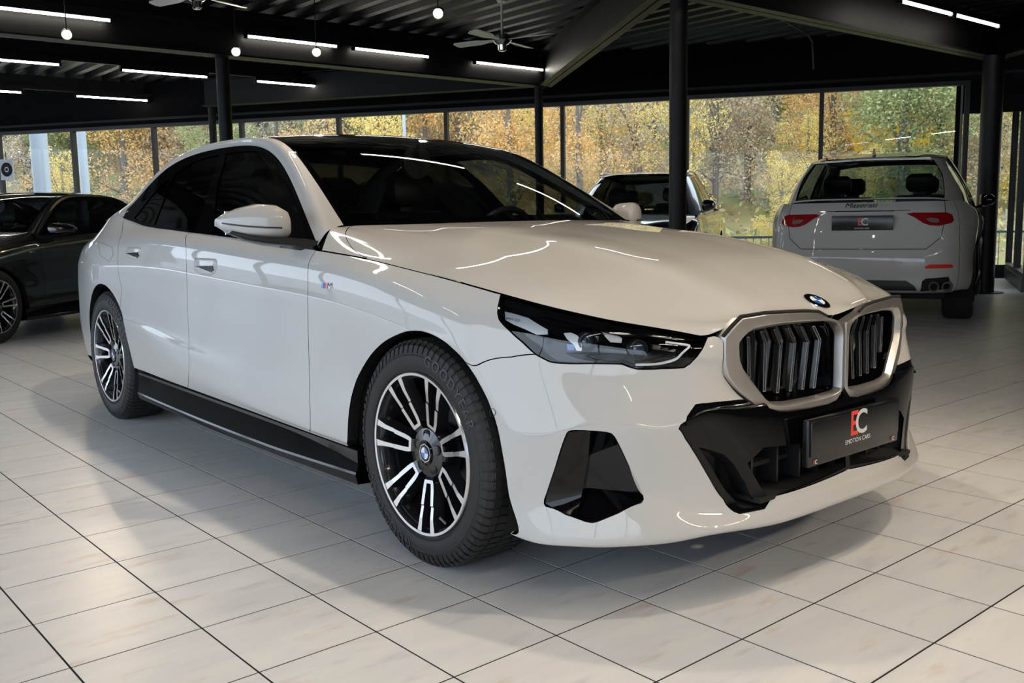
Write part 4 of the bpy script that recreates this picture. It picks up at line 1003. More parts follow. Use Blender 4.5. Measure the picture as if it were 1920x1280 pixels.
    m.add([tuple(x) for x in (p0, p1, p2, p3)], [(0, 1, 2, 3)]); m.add([tuple(x) for x in (kk0, p0, p3, kk2)], [(0, 1, 2, 3)]); m.add([tuple(x) for x in (kk1, kk2, p3)], [(0, 1, 2)])
    both_sides(m, 'air_intake', M['gloss_black'], car, smooth=True, angle=25)
    # ---------- lower grille
    vent = g['lg_vent']; op = g['lg_open']
    surround = np.concatenate([lg, [[0, vz(.312)]], [[0, vz(.42)]], [[0, vz(.525)]], near_curve(A, [(p_[0], min(p_[1], -.03), p_[2] + .012) for p_ in KOa[14:21]]), near_curve(A, [KOa[21]])])
    opening = np.concatenate([op, [[.012, vz(.322)], [.012, vz(.425)]], near_curve(A, [(.9, -.25, .425), (.86, -.36, .43)])])
    V, F, N = panel_geo(A, [surround, vent, opening], res=.011, gap=.001, flange=.005, both=True)
    V2, F2, N2 = mirrored(V, F, N); b = len(V); emit('lower_grille', np.concatenate([V, V2]), F + [tuple(i + b for i in f) for f in F2], M['gloss_black'], car, np.concatenate([N, N2]))
    m = MB(); lp, nl = A.at(resample(vent, .012)); cv = lp.mean(0); dv = np.array([-.9, .35, 0]); m.loft([[tuple(q) for q in lp], [tuple(cv + (q - cv) * .8 + dv * .09) for q in lp]], True, False, True)
    both_sides(m, 'vent', M['satin_black'], car)
    m = MB(); m.box((.76, 0, .37), (.02, .86, .16)); m.box((.80, 0, .372), (.03, .82, .012)); m.box((.80, 0, .292), (.15, .80, .012))
    m.build('grille_back', M['matte_black'], car)
    for k in range(9):
        y = -.36 + k * .09; xk = .86 - .28 * max(0, abs(y) - .2) ** 1.2
        m = MB(); m.box((xk - .055, y, .37), (.09, .008, .11)); m.build('grille_fin', M['satin_black'], car)
    # ---------- number plate
    px_ = .918; m = MB(); m.box((px_ - .012, 0, .428), (.02, .48, .132)); m.box((px_ - .03, 0, .43), (.04, .40, .10)); plate = m.build('number_plate', M['plate_black'], car, bevel=.004)
    m = MB(); m.box((px_ + .0005, 0, .440), (.006, .465, .098)); m.build('plate_face', M['plate_black'], plate, bevel=.002)
    plate_text(plate, (px_ + .0028, 0, .442), (0, 1, 0), (0, 0, 1), (1, 0, 0), [('E', .100, -.019, .011, 0, .9), ('C', .100, .019, .011, 1, .95), ('EMOTION CARS', .0185, .002, -.0365, 2, 1.0)])
    plate_text(plate, (px_ - .0015, 0, .374), (0, 1, 0), (0, 0, 1), (1, 0, 0), [('E', .016, -.212, 0, 0, 1), ('C', .016, -.204, 0, 2, 1), ('E', .016, .203, 0, 0, 1), ('C', .016, .211, 0, 2, 1)])
    # ---------- kidney grilles
    KIa = np.array(KI); KIa[:, 1] = np.minimum(KIa[:, 1], -.021); KOb = KOa.copy(); KOb[:, 1] = np.minimum(KOb[:, 1], -.001); KOb[8:13, 1] = -.001; KOb[13:15, 1] = np.minimum(KOb[13:15, 1], -.022)
    cK = np.array([.84, -.215, .645])
    def star(poly, n=144):
        p = np.asarray(poly); q = np.roll(p, -1, 0); pts = np.concatenate([p + (q - p) * (k / 12) for k in range(12)])
        an = np.arctan2(pts[:, 2] - cK[2], -(pts[:, 1] - cK[1])); o = np.argsort(an); an, pts = an[o], pts[o]
        th = np.linspace(-PI, PI, n, endpoint=False); ap = np.concatenate([an - 2 * PI, an, an + 2 * PI]); pp = np.concatenate([pts] * 3)
        return np.stack([np.interp(th, ap, pp[:, c]) for c in range(3)], 1)
    ko, ki = star(KOb), star(KIa)
    sm = lambda r: (np.roll(r, 1, 0) + np.roll(r, -1, 0) + 2 * r) / 4
    ki = sm(ki)
    def R_(w, dx): q = ko * (1 - w) + ki * w; q = q.copy(); q[:, 0] += dx; return [tuple(p) for p in q]
    m = MB(); m.loft([R_(.02, -.030), R_(0, -.010), R_(.05, .000), R_(.10, .003), R_(.70, .012), R_(.76, .012), R_(.80, .010), R_(1, -.004), R_(1.01, -.010)])
    fr = both_sides(m, 'kidney_grille', M['satin_alu'], car, smooth=True, angle=22)
    m = MB(); m.loft([R_(1.0, -.008), R_(1.02, -.035), R_(1.02, -.075)], True, False, True)
    for fpar, sgn in zip(fr, (1, -1)):
        m2 = MB(); m2.v = [(x, y * sgn, z) for x, y, z in m.v]; m2.f = list(m.f); m2.m = list(m.m); m2.build('grille_back', M['gloss_black'], fpar)
        for bar in KB:
            b3 = [Vector((p[0] - .012, p[1] * sgn, p[2])) for p in bar]; mm = MB()
            w = .0055
            for a_, b_ in zip(b3[:-1], b3[1:]):
                for o_ in (-w, w): mm.bar(a_ + Vector((0, o_, 0)), b_ + Vector((0, o_, 0)), .0022, .012, 0, up=(1, 0, 0))
                mm.bar(a_ - Vector((.003, 0, 0)), b_ - Vector((.003, 0, 0)), w * 2, .010, 1, up=(1, 0, 0))
            for e_ in (b3[0], b3[-1]): mm.bar(e_ - Vector((0, w + .001, 0)), e_ + Vector((0, w + .001, 0)), .0022, .012, 0, up=(1, 0, 0))
            mm.build('grille_bar', [M['alu'], M['gloss_black']], fpar)
    m = MB(); m.box((.838, 0, .60), (.05, .040, .20)); m.build('grille_bridge', M['gloss_black'], car, bevel=.008)
    m = MB(); m.tube([(p_[0] - .004, p_[1], p_[2] + .0035) for p_ in KOb[0:8]], .0045, 8); both_sides(m, 'bonnet_gap_shade', M['matte_black'], car, smooth=True)  # black tube standing in for the dark gap above the grille frame
    # ---------- headlights
    hlp, hn = A.at(hl); cen = hlp.mean(0); d = np.array([-.80, .45, -.12]); d /= np.linalg.norm(d)
    lo_, ln_ = A.at(resample(hl, .012)); ccen = lo_.mean(0)
    m = MB(); m.loft([[tuple(q - k * .001) for q, k in zip(lo_, ln_)], [tuple(ccen + (q - k * .004 - ccen) * .985) for q, k in zip(lo_, ln_)], [tuple(ccen + (q - ccen) * .90 + d * .055) for q in lo_]], True, False, False)
    V, F, N = panel_geo(A, [ccen[:0].reshape(0, 2) if False else hl], res=.02, gap=.004, flange=0, lift=-.045); m.add(V, F)
    houses = both_sides(m, 'headlight', M['gloss_black'], car)
    V, F, N = panel_geo(A, [hl], res=.014, gap=.003, flange=0, lift=.0)
    for hsg, sgn in zip(houses, (1, -1)):
        f = np.array([1, sgn, 1.0]); rev = (lambda F_: F_) if sgn == 1 else (lambda F_: [tuple(q)[::-1] for q in F_])
        emit('lens', V * f, rev(F), M['lens'], hsg, N * f)
        def inlay(key, mat, nm, lift, res=.007):
            v_, f_, n_ = panel_geo(A, [g[key]], res=res, gap=0, flange=.006, lift=lift); emit(nm, v_ * f, rev(f_), mat, hsg, n_ * f)
        inlay('hl_brow', M['gloss_black'], 'brow', -.006, .012); inlay('hl_blade', M['satin_alu'], 'light_blade', -.010); inlay('hl_b2', M['satin_alu'], 'light_blade', -.018); inlay('hl_b3', M['satin_alu'], 'light_blade', -.014); inlay('hl_blue', M['blue'], 'blue_accent', -.030)
        mm = MB(); surface_strip(mm, A, spl(g['hl_line'], 4), .005, -.010, .006); mm.v = [(x, y * sgn, z) for x, y, z in mm.v]; mm.build('light_guide', M['white_print'], hsg)
        for key in ('hl_p1', 'hl_p2'):
            p, n = A.at(g[key]); p = p[0] + d * .034; ax = Vector((.93, -.36, .0)).normalized(); q = ax.to_track_quat('Z', 'Y').to_matrix(); mm = MB()
            mm.lathe([(.026, -.02), (.026, .004), (.022, .006), (.020, .0)], 24, axis='z', mi=0); mm.lathe([(.020, .0), (.017, .006), (.010, .010), (0.0005, .011)], 24, axis='z', mi=1)
            mm.v = [(lambda w_: (w_.x, w_.y * sgn, w_.z))(q @ Vector(v_) + Vector(p)) for v_ in mm.v]; mm.build('projector', [M['satin_black'], M['lamp_glass']], hsg, smooth=True)
        p, n = A.at(g['hl_text']); mm = MB(); V_, F_ = text_mesh('BMW LED', .011); e1 = p[1] - p[0]; L = np.linalg.norm(e1); e1 /= L; nn_ = n.mean(0); e2 = np.cross(nn_, e1); c0 = p.mean(0) - nn_ * .0095
        if sgn == 1: mm.add([tuple(c0 + e1 * v_[0] + e2 * v_[1]) for v_ in V_], F_)
        else: mm.add([tuple((c0 + e1 * -v_[0] + e2 * v_[1]) * MIR) for v_ in V_], F_)
        mm.build('lamp_lettering', M['satin_black'], hsg)
    # ---------- emblem, fender badges, handles, fuel flap, sensors
    p, n = H.at([[g['badge'][0, 0], H.vs[-1] - .0005]]); nb = n[0].copy(); nb[1] = 0; pb = p[0].copy(); pb[1] = 0; roundel(car, pb, nb, (1, 0, 0), .041)
    bq = A.at(g['mbadge'])[0]; bn = A.at(g['mbadge'])[1].mean(0)
    m = MB()
    def on(fx, fy, h): a = bq[0] + (bq[1] - bq[0]) * fx; b_ = bq[3] + (bq[2] - bq[3]) * fx; return tuple(a + (b_ - a) * fy + bn * h)
    for x0, x1, mi in ((0, .17, 0), (.17, .34, 1), (.34, .51, 2), (.51, 1.0, 3)): m.add([on(x0, 0, .002), on(x1, 0, .002), on(x1, 1, .002), on(x0, 1, .002), on(x0, 0, -.002), on(x1, 0, -.002), on(x1, 1, -.002), on(x0, 1, -.002)], [(3, 2, 1, 0), (0, 1, 5, 4), (2, 3, 7, 6), (1, 2, 6, 5), (3, 0, 4, 7)], mi)
    V_, F_ = text_mesh('M', .026); hgt = np.linalg.norm(bq[3] - bq[0]); e1 = (bq[1] - bq[0]) / np.linalg.norm(bq[1] - bq[0]); e2 = (bq[0] - bq[3]) / hgt; c0 = (bq.mean(0)) + (bq[1] - bq[0]) * .26 + bn * .0026
    m.add([tuple(c0 + e1 * v_[0] * 1.6 + e2 * v_[1] * 1.1) for v_ in V_], F_, 4)
    both_sides(m, 'fender_badge', [M['ltblue'], M['blue2'], M['red'], M['satin_alu'], M['satin_black']], car)
    for key, c0 in (('handle_f', hf), ('handle_r', hr)):
        q, n = A.at(resample(np.asarray(c0), .008)); cc = q.mean(0); nn_ = n.mean(0); m = MB(); zt, zb = q[:, 2].max(), q[:, 2].min()
        def sh(s, h, dz=0): return [tuple(cc + (p_ - cc) * s + nn_ * h + np.array([0, 0, dz])) for p_ in q]
        m.loft([sh(1.04, .000), sh(1.0, .004), sh(.90, .008), sh(.80, .0095)], True, False, True)
        a_, b_ = both_sides(m, 'door_handle', paint, car, smooth=True, angle=60)
        s = MB(); w = q[:, 0].max() - q[:, 0].min(); zm = (zt + zb) / 2 - .004
        x0, x1 = cc[0] - w * .40, cc[0] + w * .42
        poly = [(x0, zm + .005), (x1, zm + .012), (x1 + .004, zm - .006), (x1 - .02, zm - .016)]
        s.add([(x_, cc[1] - .0105, z_) for x_, z_ in poly] + [(x_, cc[1] + .004, z_) for x_, z_ in poly], [(3, 2, 1, 0), (0, 1, 5, 4), (1, 2, 6, 5), (2, 3, 7, 6), (3, 0, 4, 7)])
        for par, sg in ((a_, 1), (b_, -1)):
            s2 = MB(); s2.v = [(x_, y_ * sg, z_) for x_, y_, z_ in s.v]; s2.f = list(s.f); s2.m = list(s.m); s2.build('handle_recess', M['gloss_black'], par)
    m = MB(); fu = resample(offset(resample(g['fuel'], .02), .004), .01); surface_strip(m, A, np.concatenate([fu, fu[:1]]), .0018, .0006, .001); m.build('fuel_flap', M['satin_black'], car)
    p, n = A.at(g['sensor']); m = MB(); e1 = np.cross(n[0], [0, 0, 1]); e1 /= np.linalg.norm(e1); e2 = np.cross(n[0], e1)
    cir = [p[0] + (e1 * math.cos(t) + e2 * math.sin(t)) * .0105 + n[0] * .0012 for t in np.linspace(0, 2 * PI, 25)]; m.tube([tuple(c_) for c_ in cir], .0008, 6); both_sides(m, 'parking_sensor', M['satin_black'], car)
    # ---------- door mirrors
    m = MB(); rings = []
    for y, xf, xb, zt, zb in ((-.882, -.812, -.86, 1.075, 1.010), (-.892, -.802, -.91, 1.098, .998), (-.925, -.798, -.965, 1.118, .994), (-.975, -.815, -.985, 1.122, .998), (-1.025, -.858, -1.0, 1.108, 1.010), (-1.065, -.915, -1.01, 1.088, 1.028), (-1.085, -.965, -1.012, 1.072, 1.045)):
        ring = []; xo, sx_, zo = (xf + xb) / 2, (xf - xb) / 2, 1.045
        for k in range(32):
            a = 2 * PI * k / 32; ca, sa = math.cos(a), math.sin(a); e = .62
            ring.append((xo + sx_ * math.copysign(abs(ca) ** e, ca), y, zo + ((zt - zo) if sa > 0 else (zo - zb)) * math.copysign(abs(sa) ** e, sa)))
        rings.append(ring)
    m.loft(rings, True, True, True); caps_ = both_sides(m, 'door_mirror', paint, car, smooth=True, angle=60)
    lowr = MB(); rings2 = []
    for y, x0, x1, zt, zb in ((-.86, -.77, -.655, .988, .948), (-.885, -.83, -.69, .995, .955), (-.92, -.93, -.745, 1.0, .964), (-.97, -.975, -.80, 1.003, .974), (-1.02, -.99, -.86, 1.012, .992), (-1.06, -1.0, -.92, 1.028, 1.016)):
        rings2.append([(x0, y, zt), (x1, y, zt), (x1 - .015, y, (zt + zb) / 2), ((x0 + x1) / 2, y, zb), (x0 + .01, y, (zt + zb) / 2)])
    lowr.loft(rings2, True, True, True); gl_ = MB(); gl_.box((-1.0, -.975, 1.055), (.006, .15, .085))
    slit = MB(); slit.tube([(-.797, -.925, 1.035), (-.802, -.945, 1.036), (-.815, -.975, 1.037), (-.858, -1.025, 1.042), (-.915, -1.065, 1.050), (-.955, -1.08, 1.055)], .003, 6)
    for par, sg in zip(caps_, (1, -1)):
        for mb_, nm, mt_ in ((lowr, 'mirror_foot', M['gloss_black']), (gl_, 'mirror_glass', M['chrome']), (slit, 'indicator', M['satin_black'])):
            c_ = MB(); c_.v = [(x, y * sg, z) for x, y, z in mb_.v]; c_.f = list(mb_.f); c_.m = list(mb_.m); c_.build(nm, mt_, par, smooth=(nm == 'mirror_foot'), angle=40 if nm == 'mirror_foot' else None)
    # ---------- wheels
    for i, (cx, y, sg) in enumerate(((0, -.785, -1), (-2.985, -.785, -1), (0, .785, 1), (-2.985, .785, 1))):
        saloon_wheel(car, (cx, y, .349), sg, text=(sg < 0), spin=(0, .12, 0, .2)[i], seen=(sg < 0))
    # ---------- cabin
    m = MB(); m.box((-1.6, 0, .44), (2.3, 1.62, .03)); m.box((-.62, 0, .72), (.06, 1.55, .5)); m.box((-2.75, 0, .72), (.06, 1.5, .55))
    for s in (-1, 1): m.box((-1.65, s * .80, .68), (2.1, .03, .52))
    m.build('cabin_tub', M['cabin'], car)
    m = MB(); m.loft([[(x, y, z) for x, z in ((-.60, .99), (-.72, 1.015), (-.95, .985), (-1.05, .93), (-1.06, .80), (-.62, .70))] for y in (-.72, -.4, 0, .4, .72)], True, True, True); dash = m.build('dashboard', M['cabin'], car, bevel=.015)
    m = MB(); m.box((-1.03, .15, 1.0), (.015, .62, .13)); m.build('display', M['gloss_black'], dash)
    # steering wheel (left-hand drive)
    c_ = Vector((-1.18, .38, .93)); ax = Vector((-.90, 0, .43)).normalized(); e1 = Vector((0, 1, 0)); e2 = ax.cross(e1)
    m = MB(); pts = [c_ + (e1 * math.cos(t) + e2 * math.sin(t)) * .185 for t in np.linspace(0, 2 * PI, 41)]; m.tube(pts, .016, 10, caps=False)
    for t in (0, PI, PI * 1.5): m.bar(c_, c_ + (e1 * math.cos(t) + e2 * math.sin(t)) * .18, .04, .02)
    m.bar(c_, c_ - ax * .18, .07, .07); m.build('steering_wheel', M['leather'], car, smooth=True)
    def seat(x, y, w):
        m = MB(); sec = lambda z, d, ww, x_: [(x_ - d / 2, y - ww / 2, z), (x_ + d / 2, y - ww / 2 - .0, z), (x_ + d / 2, y + ww / 2, z), (x_ - d / 2, y + ww / 2, z)]
        m.loft([sec(.50, .52, w * .95, x + .02), sec(.60, .54, w, x + .02), sec(.66, .46, w * .9, x + .02)], True, True, True)
        m.loft([sec(.60, .12, w * .9, x - .24), sec(.75, .17, w, x - .27), sec(.98, .15, w * .98, x - .33), sec(1.10, .11, w * .75, x - .37)], True, True, True)
        o = m.build('seat', M['leather'], car, bevel=.03)
        m = MB(); m.loft([sec(1.13, .06, .20, x - .36), sec(1.17, .10, .26, x - .37), sec(1.27, .10, .25, x - .385), sec(1.31, .05, .18, x - .39)], True, True, True); m.box((x - .375, y, 1.11), (.02, .14, .10)); m.build('headrest', M['leather'], o, bevel=.02)
    seat(-1.55, -.38, .50); seat(-1.55, .38, .50); seat(-2.30, -.36, .55); seat(-2.30, .36, .55)
    m = MB(); m.lathe([(0, -.03), (.05, -.028), (.075, -.01), (.075, .01), (0, .012)], 16, (-1.30, 0, 1.315), 'x'); m.box((-1.27, 0, 1.36), (.03, .02, .07)); m.build('rear_view_mirror', M['satin_black'], car, smooth=True)
    return car


SAL = sedan_surfaces()
saloon('saloon_car', 'pearl white saloon with black roof and twin silver-framed grille in the foreground', M['white'], SAL)
# ================================================================ the other cars
bc = saloon('saloon_car', 'black saloon parked at the left edge behind the white saloon', M['black_paint'], SAL)
bc.location = (-7.83, -1.16, 0); bc.rotation_euler = (0, 0, math.radians(-49)); bc.scale = (.97, .97, .965)


def suv_surfaces(tail=-3.92):
    # lower shell, nose centre -> side -> tail centre; rows from the sill tuck up to the belt line
    zs = [.27, .31, .44, .60, .80, .95, 1.035, 1.085]
    col = []
    for y, x in ((0, .93), (.25, .915), (.50, .85), (.68, .74), (.80, .58), (.88, .36)):
        xo = [-.10, .0, .02, .02, 0, -.03, -.10, -.22]; zz = [.27, .30, .42, .56, .70, .80, .88, .93]
        f = 1 - .25 * (y / .88) ** 4
        col.append([(x + o * f, -y * (1 if k < 5 else 1 - .03 * (k - 4)), z) for k, (o, z) in enumerate(zip(xo, zz))])
    for x in (.10, -.3, -.8, -1.4, -2.0, -2.6, -3.0, -3.3):
        k9 = np.interp(x, [-3.3, -2.6, -.8, -.3, .1], [1.12, 1.10, 1.06, 1.03, .985])
        yy = [-.86, -.925, -.955, -.945, -.95, -.955, -.93, -.875]; sc = np.interp(x, [-3.3, -2.9, -2, .1], [.985, 1.0, 1.0, .975])
        zr = [z if r < 4 else z + (k9 - 1.085) * (r - 3) / 4 for r, z in enumerate(zs)]
        col.append([(x, y * sc, z) for y, z in zip(yy, zr)])
    for x, fy in ((-3.55, .955), (-3.74, .87), (-3.85, .72), (-3.90, .50), (tail, .25), (tail - .005, 0)):
        w = min(1, (-3.3 - x) / .45); yy = np.array([-.83, -.905, -.94, -.94, -.935, -.925, -.90, -.855]) * fy
        xo = np.array([.10, .02, .0, -.015, .02, .05, .085, .15]) * w; zr = [.30, .33, .45, .60, .80, .95, 1.06, 1.15]
        col.append([(x + o, y, z) for o, y, z in zip(xo, yy, zr)])
    A = Surf(col, 420, 120, u0=True, u1=True, flip=True)
    # glasshouse ring: windscreen centre -> pillar -> side -> tail glass centre
    base = [(-.46, 0, 1.07), (-.50, -.30, 1.07), (-.62, -.58, 1.06), (-.78, -.74, 1.05), (-1.0, -.855, 1.055), (-1.6, -.872, 1.075), (-2.2, -.87, 1.09), (-2.8, -.855, 1.105), (-3.2, -.82, 1.12), (-3.45, -.76, 1.14), (-3.62, -.62, 1.16), (-3.70, -.35, 1.17), (-3.73, 0, 1.17)]
    head = [(-1.36, 0, 1.615), (-1.38, -.26, 1.61), (-1.43, -.46, 1.595), (-1.50, -.575, 1.575), (-1.62, -.625, 1.575), (-1.9, -.635, 1.60), (-2.25, -.64, 1.605), (-2.7, -.635, 1.59), (-3.0, -.62, 1.565), (-3.18, -.585, 1.555), (-3.28, -.49, 1.56), (-3.33, -.28, 1.572), (-3.345, 0, 1.578)]
    G = []
    for b, h in zip(base, head):
        b, h = np.array(b), np.array(h); n = np.array([h[1] * 0, 0, 0]); out = (b + h) / 2 - np.array([-2.1, 0, 1.3]); out[2] = 0; out /= np.linalg.norm(out)
        G.append([b, b * .66 + h * .34 + out * .028, b * .33 + h * .67 + out * .026, h])
    U = Surf(G, 420, 90, u0=True, u1=True, flip=True)
    # roof from the head ring to the centre line
    R = []
    for x, y, z, cz in ((-1.37, -.46, 1.593, 1.615), (-1.55, -.595, 1.582, 1.640), (-1.9, -.633, 1.602, 1.662), (-2.3, -.638, 1.606, 1.665), (-2.7, -.632, 1.592, 1.650), (-3.0, -.615, 1.568, 1.622), (-3.30, -.50, 1.560, 1.582)):
        R.append([(x, y, z), (x, y * .86, z * .45 + cz * .55), (x, y * .45, z * .1 + cz * .9), (x, 0, cz)])
    Rs = Surf(R, 120, 80, v1=True, flip=True)
    Hh = []
    for x, y, z, cz, cx in ((.62, -.60, .90, .955, .72), (.40, -.80, .945, 1.0, .45), (.1, -.855, .985, 1.035, .12), (-.3, -.86, 1.03, 1.07, -.18), (-.66, -.80, 1.05, 1.075, -.45)):
        Hh.append([(x, y, z), (x * .8 + cx * .2, y * .85, z * .35 + cz * .65), (x * .3 + cx * .7, y * .45, cz - .004), (cx, 0, cz)])
    Hs = Surf(Hh, 120, 80, v1=True, flip=True)
    return dict(A=A, U=U, R=Rs, H=Hs)


def plain_wheel(parent, c, side, rim_mat, R=.375, rim=.26, spokes=10):
    w = empty('wheel', c, 0, parent); w.scale = (1, -side, 1); W = .275; yo = -W / 2 + .006
    tire_meshes(R, rim, W, w, tread=False, n=64)
    m = MB(); m.lathe([(rim + .008, yo), (rim - .004, yo - .004), (rim - .016, yo + .01), (rim - .03, yo + .05), (rim - .03, W / 2 - .04), (0, W / 2 - .05)], 56); m.build('rim', rim_mat, w, smooth=True)
    m = MB(); m.lathe([(0, yo + .02), (.045, yo + .02), (.075, yo + .035), (.08, yo + .09)], 32); m.build('hub', rim_mat, w, smooth=True)
    for k in range(spokes):
        a = 2 * PI * k / spokes; m = MB(); d = Vector((math.cos(a), 0, math.sin(a)))
        m.bar(d * .05 + Vector((0, yo + .035, 0)), d * (rim - .008) + Vector((0, yo + .012, 0)), .022, .03, up=(0, 1, 0)); m.build('spoke', rim_mat, w)
    return w


def suv(label, paint, loc, rz, scale=(1, 1, 1), rear=False, glass_side=None, roof_black=False):
    S = suv_surfaces(); A, U, R, H = S['A'], S['U'], S['R'], S['H']
    car = empty('suv_car', loc, rz); car.scale = scale; tag(car, label, 'car')
    gs = glass_side or M['tint']
    vT, v1, uE, vU, uU = A.vs[-1], A.tv[1], A.us[-1], U.vs[-1], U.us[-1]
    ln = lambda a, b, n=16: np.array([[a[0] + (b[0] - a[0]) * k / n, a[1] + (b[1] - a[1]) * k / n] for k in range(n + 1)])
    uA = lambda x, y=-.95, z=.8: A.near((x, y, z))[0]
    af = arch_uv(A, 0, .39, .43, -.2, PI + .2, 30, -.95); ar = arch_uv(A, -2.98, .39, .43, -.2, PI + .2, 30, -.95)
    af = af[af[:, 1] > v1 + .004]; ar = ar[ar[:, 1] > v1 + .004]
    u1, u2, u3 = uA(-.62), uA(-1.72), uA(-2.52)
    kf = int(len(af) * .26)
    panel('front_fender', A, [np.concatenate([af[kf:], [[af[-1, 0], v1]], ln((af[-1, 0], v1), (u1, v1), 4), ln((u1, v1), (u1, vT), 8), ln((u1, vT), (af[kf, 0], vT), 10)])], paint, car, res=.03)
    panel('front_door', A, [np.concatenate([ln((u1, v1), (u2, v1)), ln((u2, v1), (u2, vT)), ln((u2, vT), (u1, vT)), ln((u1, vT), (u1, v1))])], paint, car, res=.03)
    kr = int(len(ar) * .28)
    panel('rear_door', A, [np.concatenate([ln((u2, v1), (ar[0, 0], v1), 10), ar[:kr + 1], ln(ar[kr], (u3, vT), 6), ln((u3, vT), (u2, vT), 10), ln((u2, vT), (u2, v1), 10)])], paint, car, res=.03)
    uq = uA(-3.70, -.80, .8); vb = A.near((-3.85, -.3, .70))[1]; vtl = A.near((-3.85, -.2, .52))[1]
    panel('quarter_panel', A, [np.concatenate([ar[kr:], [[ar[-1, 0], v1]], ln((ar[-1, 0], v1), (uq, v1), 4), ln((uq, v1), (uq, vT), 10), ln((uq, vT), (u3, vT), 10), ln((u3, vT), ar[kr], 4)])], paint, car, res=.03)
    fb = np.concatenate([ln((0, .03), (af[0, 0], .03), 10), af[:kr + 1][:kf + 1], ln(af[kf], (af[kf, 0], vT), 5), ln((af[kf, 0], vT), (0, vT), 10), ln((0, vT), (0, .03), 10)])
    panel('front_bumper', A, [fb], paint, car, 'join', res=.03)
    # tailgate and rear bumper
    us_ = uq + .0; ugt = uA(-3.86, -.66, .9)
    gate = np.concatenate([ln((uE, vb), (uE, vT), 10), ln((uE, vT), (ugt - .10, vT), 10), ln((ugt - .10, vT), (ugt - .02, vb + .10), 8), ln((ugt - .02, vb + .10), (ugt + .10, vb), 5), ln((ugt + .10, vb), (uE, vb), 10)])
    panel('tailgate', A, [gate], paint, car, 'join', res=.025, gap=.003)
    bump = np.concatenate([ln((uq, .02), (uE, .02), 10), ln((uE, .02), (uE, vb), 6), ln((uE, vb), (ugt + .10, vb), 10), ln((ugt + .10, vb), (ugt - .02, vb + .10), 5), ln((ugt - .02, vb + .10), (ugt - .10, vT), 8), ln((ugt - .10, vT), (uq, vT), 6), ln((uq, vT), (uq, .02), 10)])
    panel('rear_bumper', A, [bump], paint, car, 'join', res=.025, gap=.003)
    panel('inner_shell', A, [np.concatenate([ln((0, vT), (uE, vT), 20), ln((uE, vT), (uE, v1), 4), ln((uE, v1), (ar[-1, 0], v1), 4), ar[::-1], ln((ar[0, 0], v1), (af[-1, 0], v1), 6), af[::-1], ln((af[0, 0], v1), (0, v1), 5), ln((0, v1), (0, vT), 4)])], M['under'], car, 'join', res=.06, gap=0, flange=0, lift=-.012)
    panel('bonnet', H, [np.array([[0, 0], [H.us[-1], 0], [H.us[-1], H.vs[-1]], [0, H.vs[-1]]])], paint, car, 'join', res=.04)
    panel('roof', R, [np.array([[0, 0], [R.us[-1], 0], [R.us[-1], R.vs[-1]], [0, R.vs[-1]]])], M['gloss_black'] if roof_black else paint, car, 'join', res=.04)
    # glasshouse: screens, side windows, pillars
    tU = U.tu; e = .035
    ws = np.concatenate([ln((0, .01), (tU[3] - .03, .02), 12), ln((tU[3] - .03, .02), (tU[3] - .03, vU - e), 8), ln((tU[3] - .03, vU - e), (0, vU - e), 12), ln((0, vU - e), (0, .01), 6)])
    panel('windscreen', U, [ws], M['ws'], car, 'join', res=.04, gap=0, flange=0)
    sd = [np.concatenate([ln((a, .022), (b, .022), 10), ln((b, .022), (b2, vU - e), 8), ln((b2, vU - e), (a2, vU - e), 10), ln((a2, vU - e), (a, .022), 8)]) for a, b, a2, b2 in ((tU[3] + .17, tU[5] + .10, tU[4] + .02, tU[5] + .08), (tU[5] + .17, tU[7] - .12, tU[5] + .15, tU[7] - .14), (tU[7] - .06, tU[8] - .02, tU[7] - .08, tU[8] - .16))]
    rgl = np.concatenate([ln((tU[9] + .12, .03), (uU, .02), 12), ln((uU, .02), (uU, vU - e), 6), ln((uU, vU - e), (tU[9] + .10, vU - e - .01), 12), ln((tU[9] + .10, vU - e - .01), (tU[9] + .06, vU * .6), 5), ln((tU[9] + .06, vU * .6), (tU[9] + .12, .03), 5)])
    # pillars: everything of the ring except the panes; the tail pane touches the centre line, so it is cut as a bay
    nb_ = 13; bay = np.concatenate([rgl[:13][::-1], rgl[33:][::-1], rgl[20:33][::-1]])
    pil = np.concatenate([ln((tU[3] - .03, 0), (uU, 0), 60), [[uU, 0], [uU, .02]], bay, [[uU, vU - e], [uU, vU]], ln((uU, vU), (0, vU), 60), [[0, vU], [0, vU - e]], ln((0, vU - e), (tU[3] - .03, vU - e), 10), ln((tU[3] - .03, vU - e), (tU[3] - .03, 0), 8)])
    panel('pillar', U, [pil] + sd, paint, car, 'join', res=.02, gap=0, flange=.01)
    for s_, nm in zip(sd, ('front_side_window', 'rear_side_window', 'quarter_window')): panel(nm, U, [s_], gs, car, res=.05, gap=-.004, flange=0, lift=-.003)
    panel('rear_screen', U, [rgl], M['ws'] if rear else gs, car, 'join', res=.04, gap=-.003, flange=0, lift=-.003)
    # sills, wells, underbody, wheels
    m = MB(); rings = [[(x, y, z) for y, z in ((-.90, .345), (-.935, .335), (-.94, .30), (-.90, .25), (-.80, .25))] for x in (-2.52, -.46)]; m.loft(rings, False); both_sides(m, 'side_skirt', M['satin_black'], car)
    m = MB(); m.box((-1.6, 0, .32), (4.3, 1.4, .14)); m.box((.1, 0, .60), (.7, 1.0, .5)); m.box((-1.75, 0, .62), (2.3, 1.6, .3)); m.build('underbody', M['under'], car)
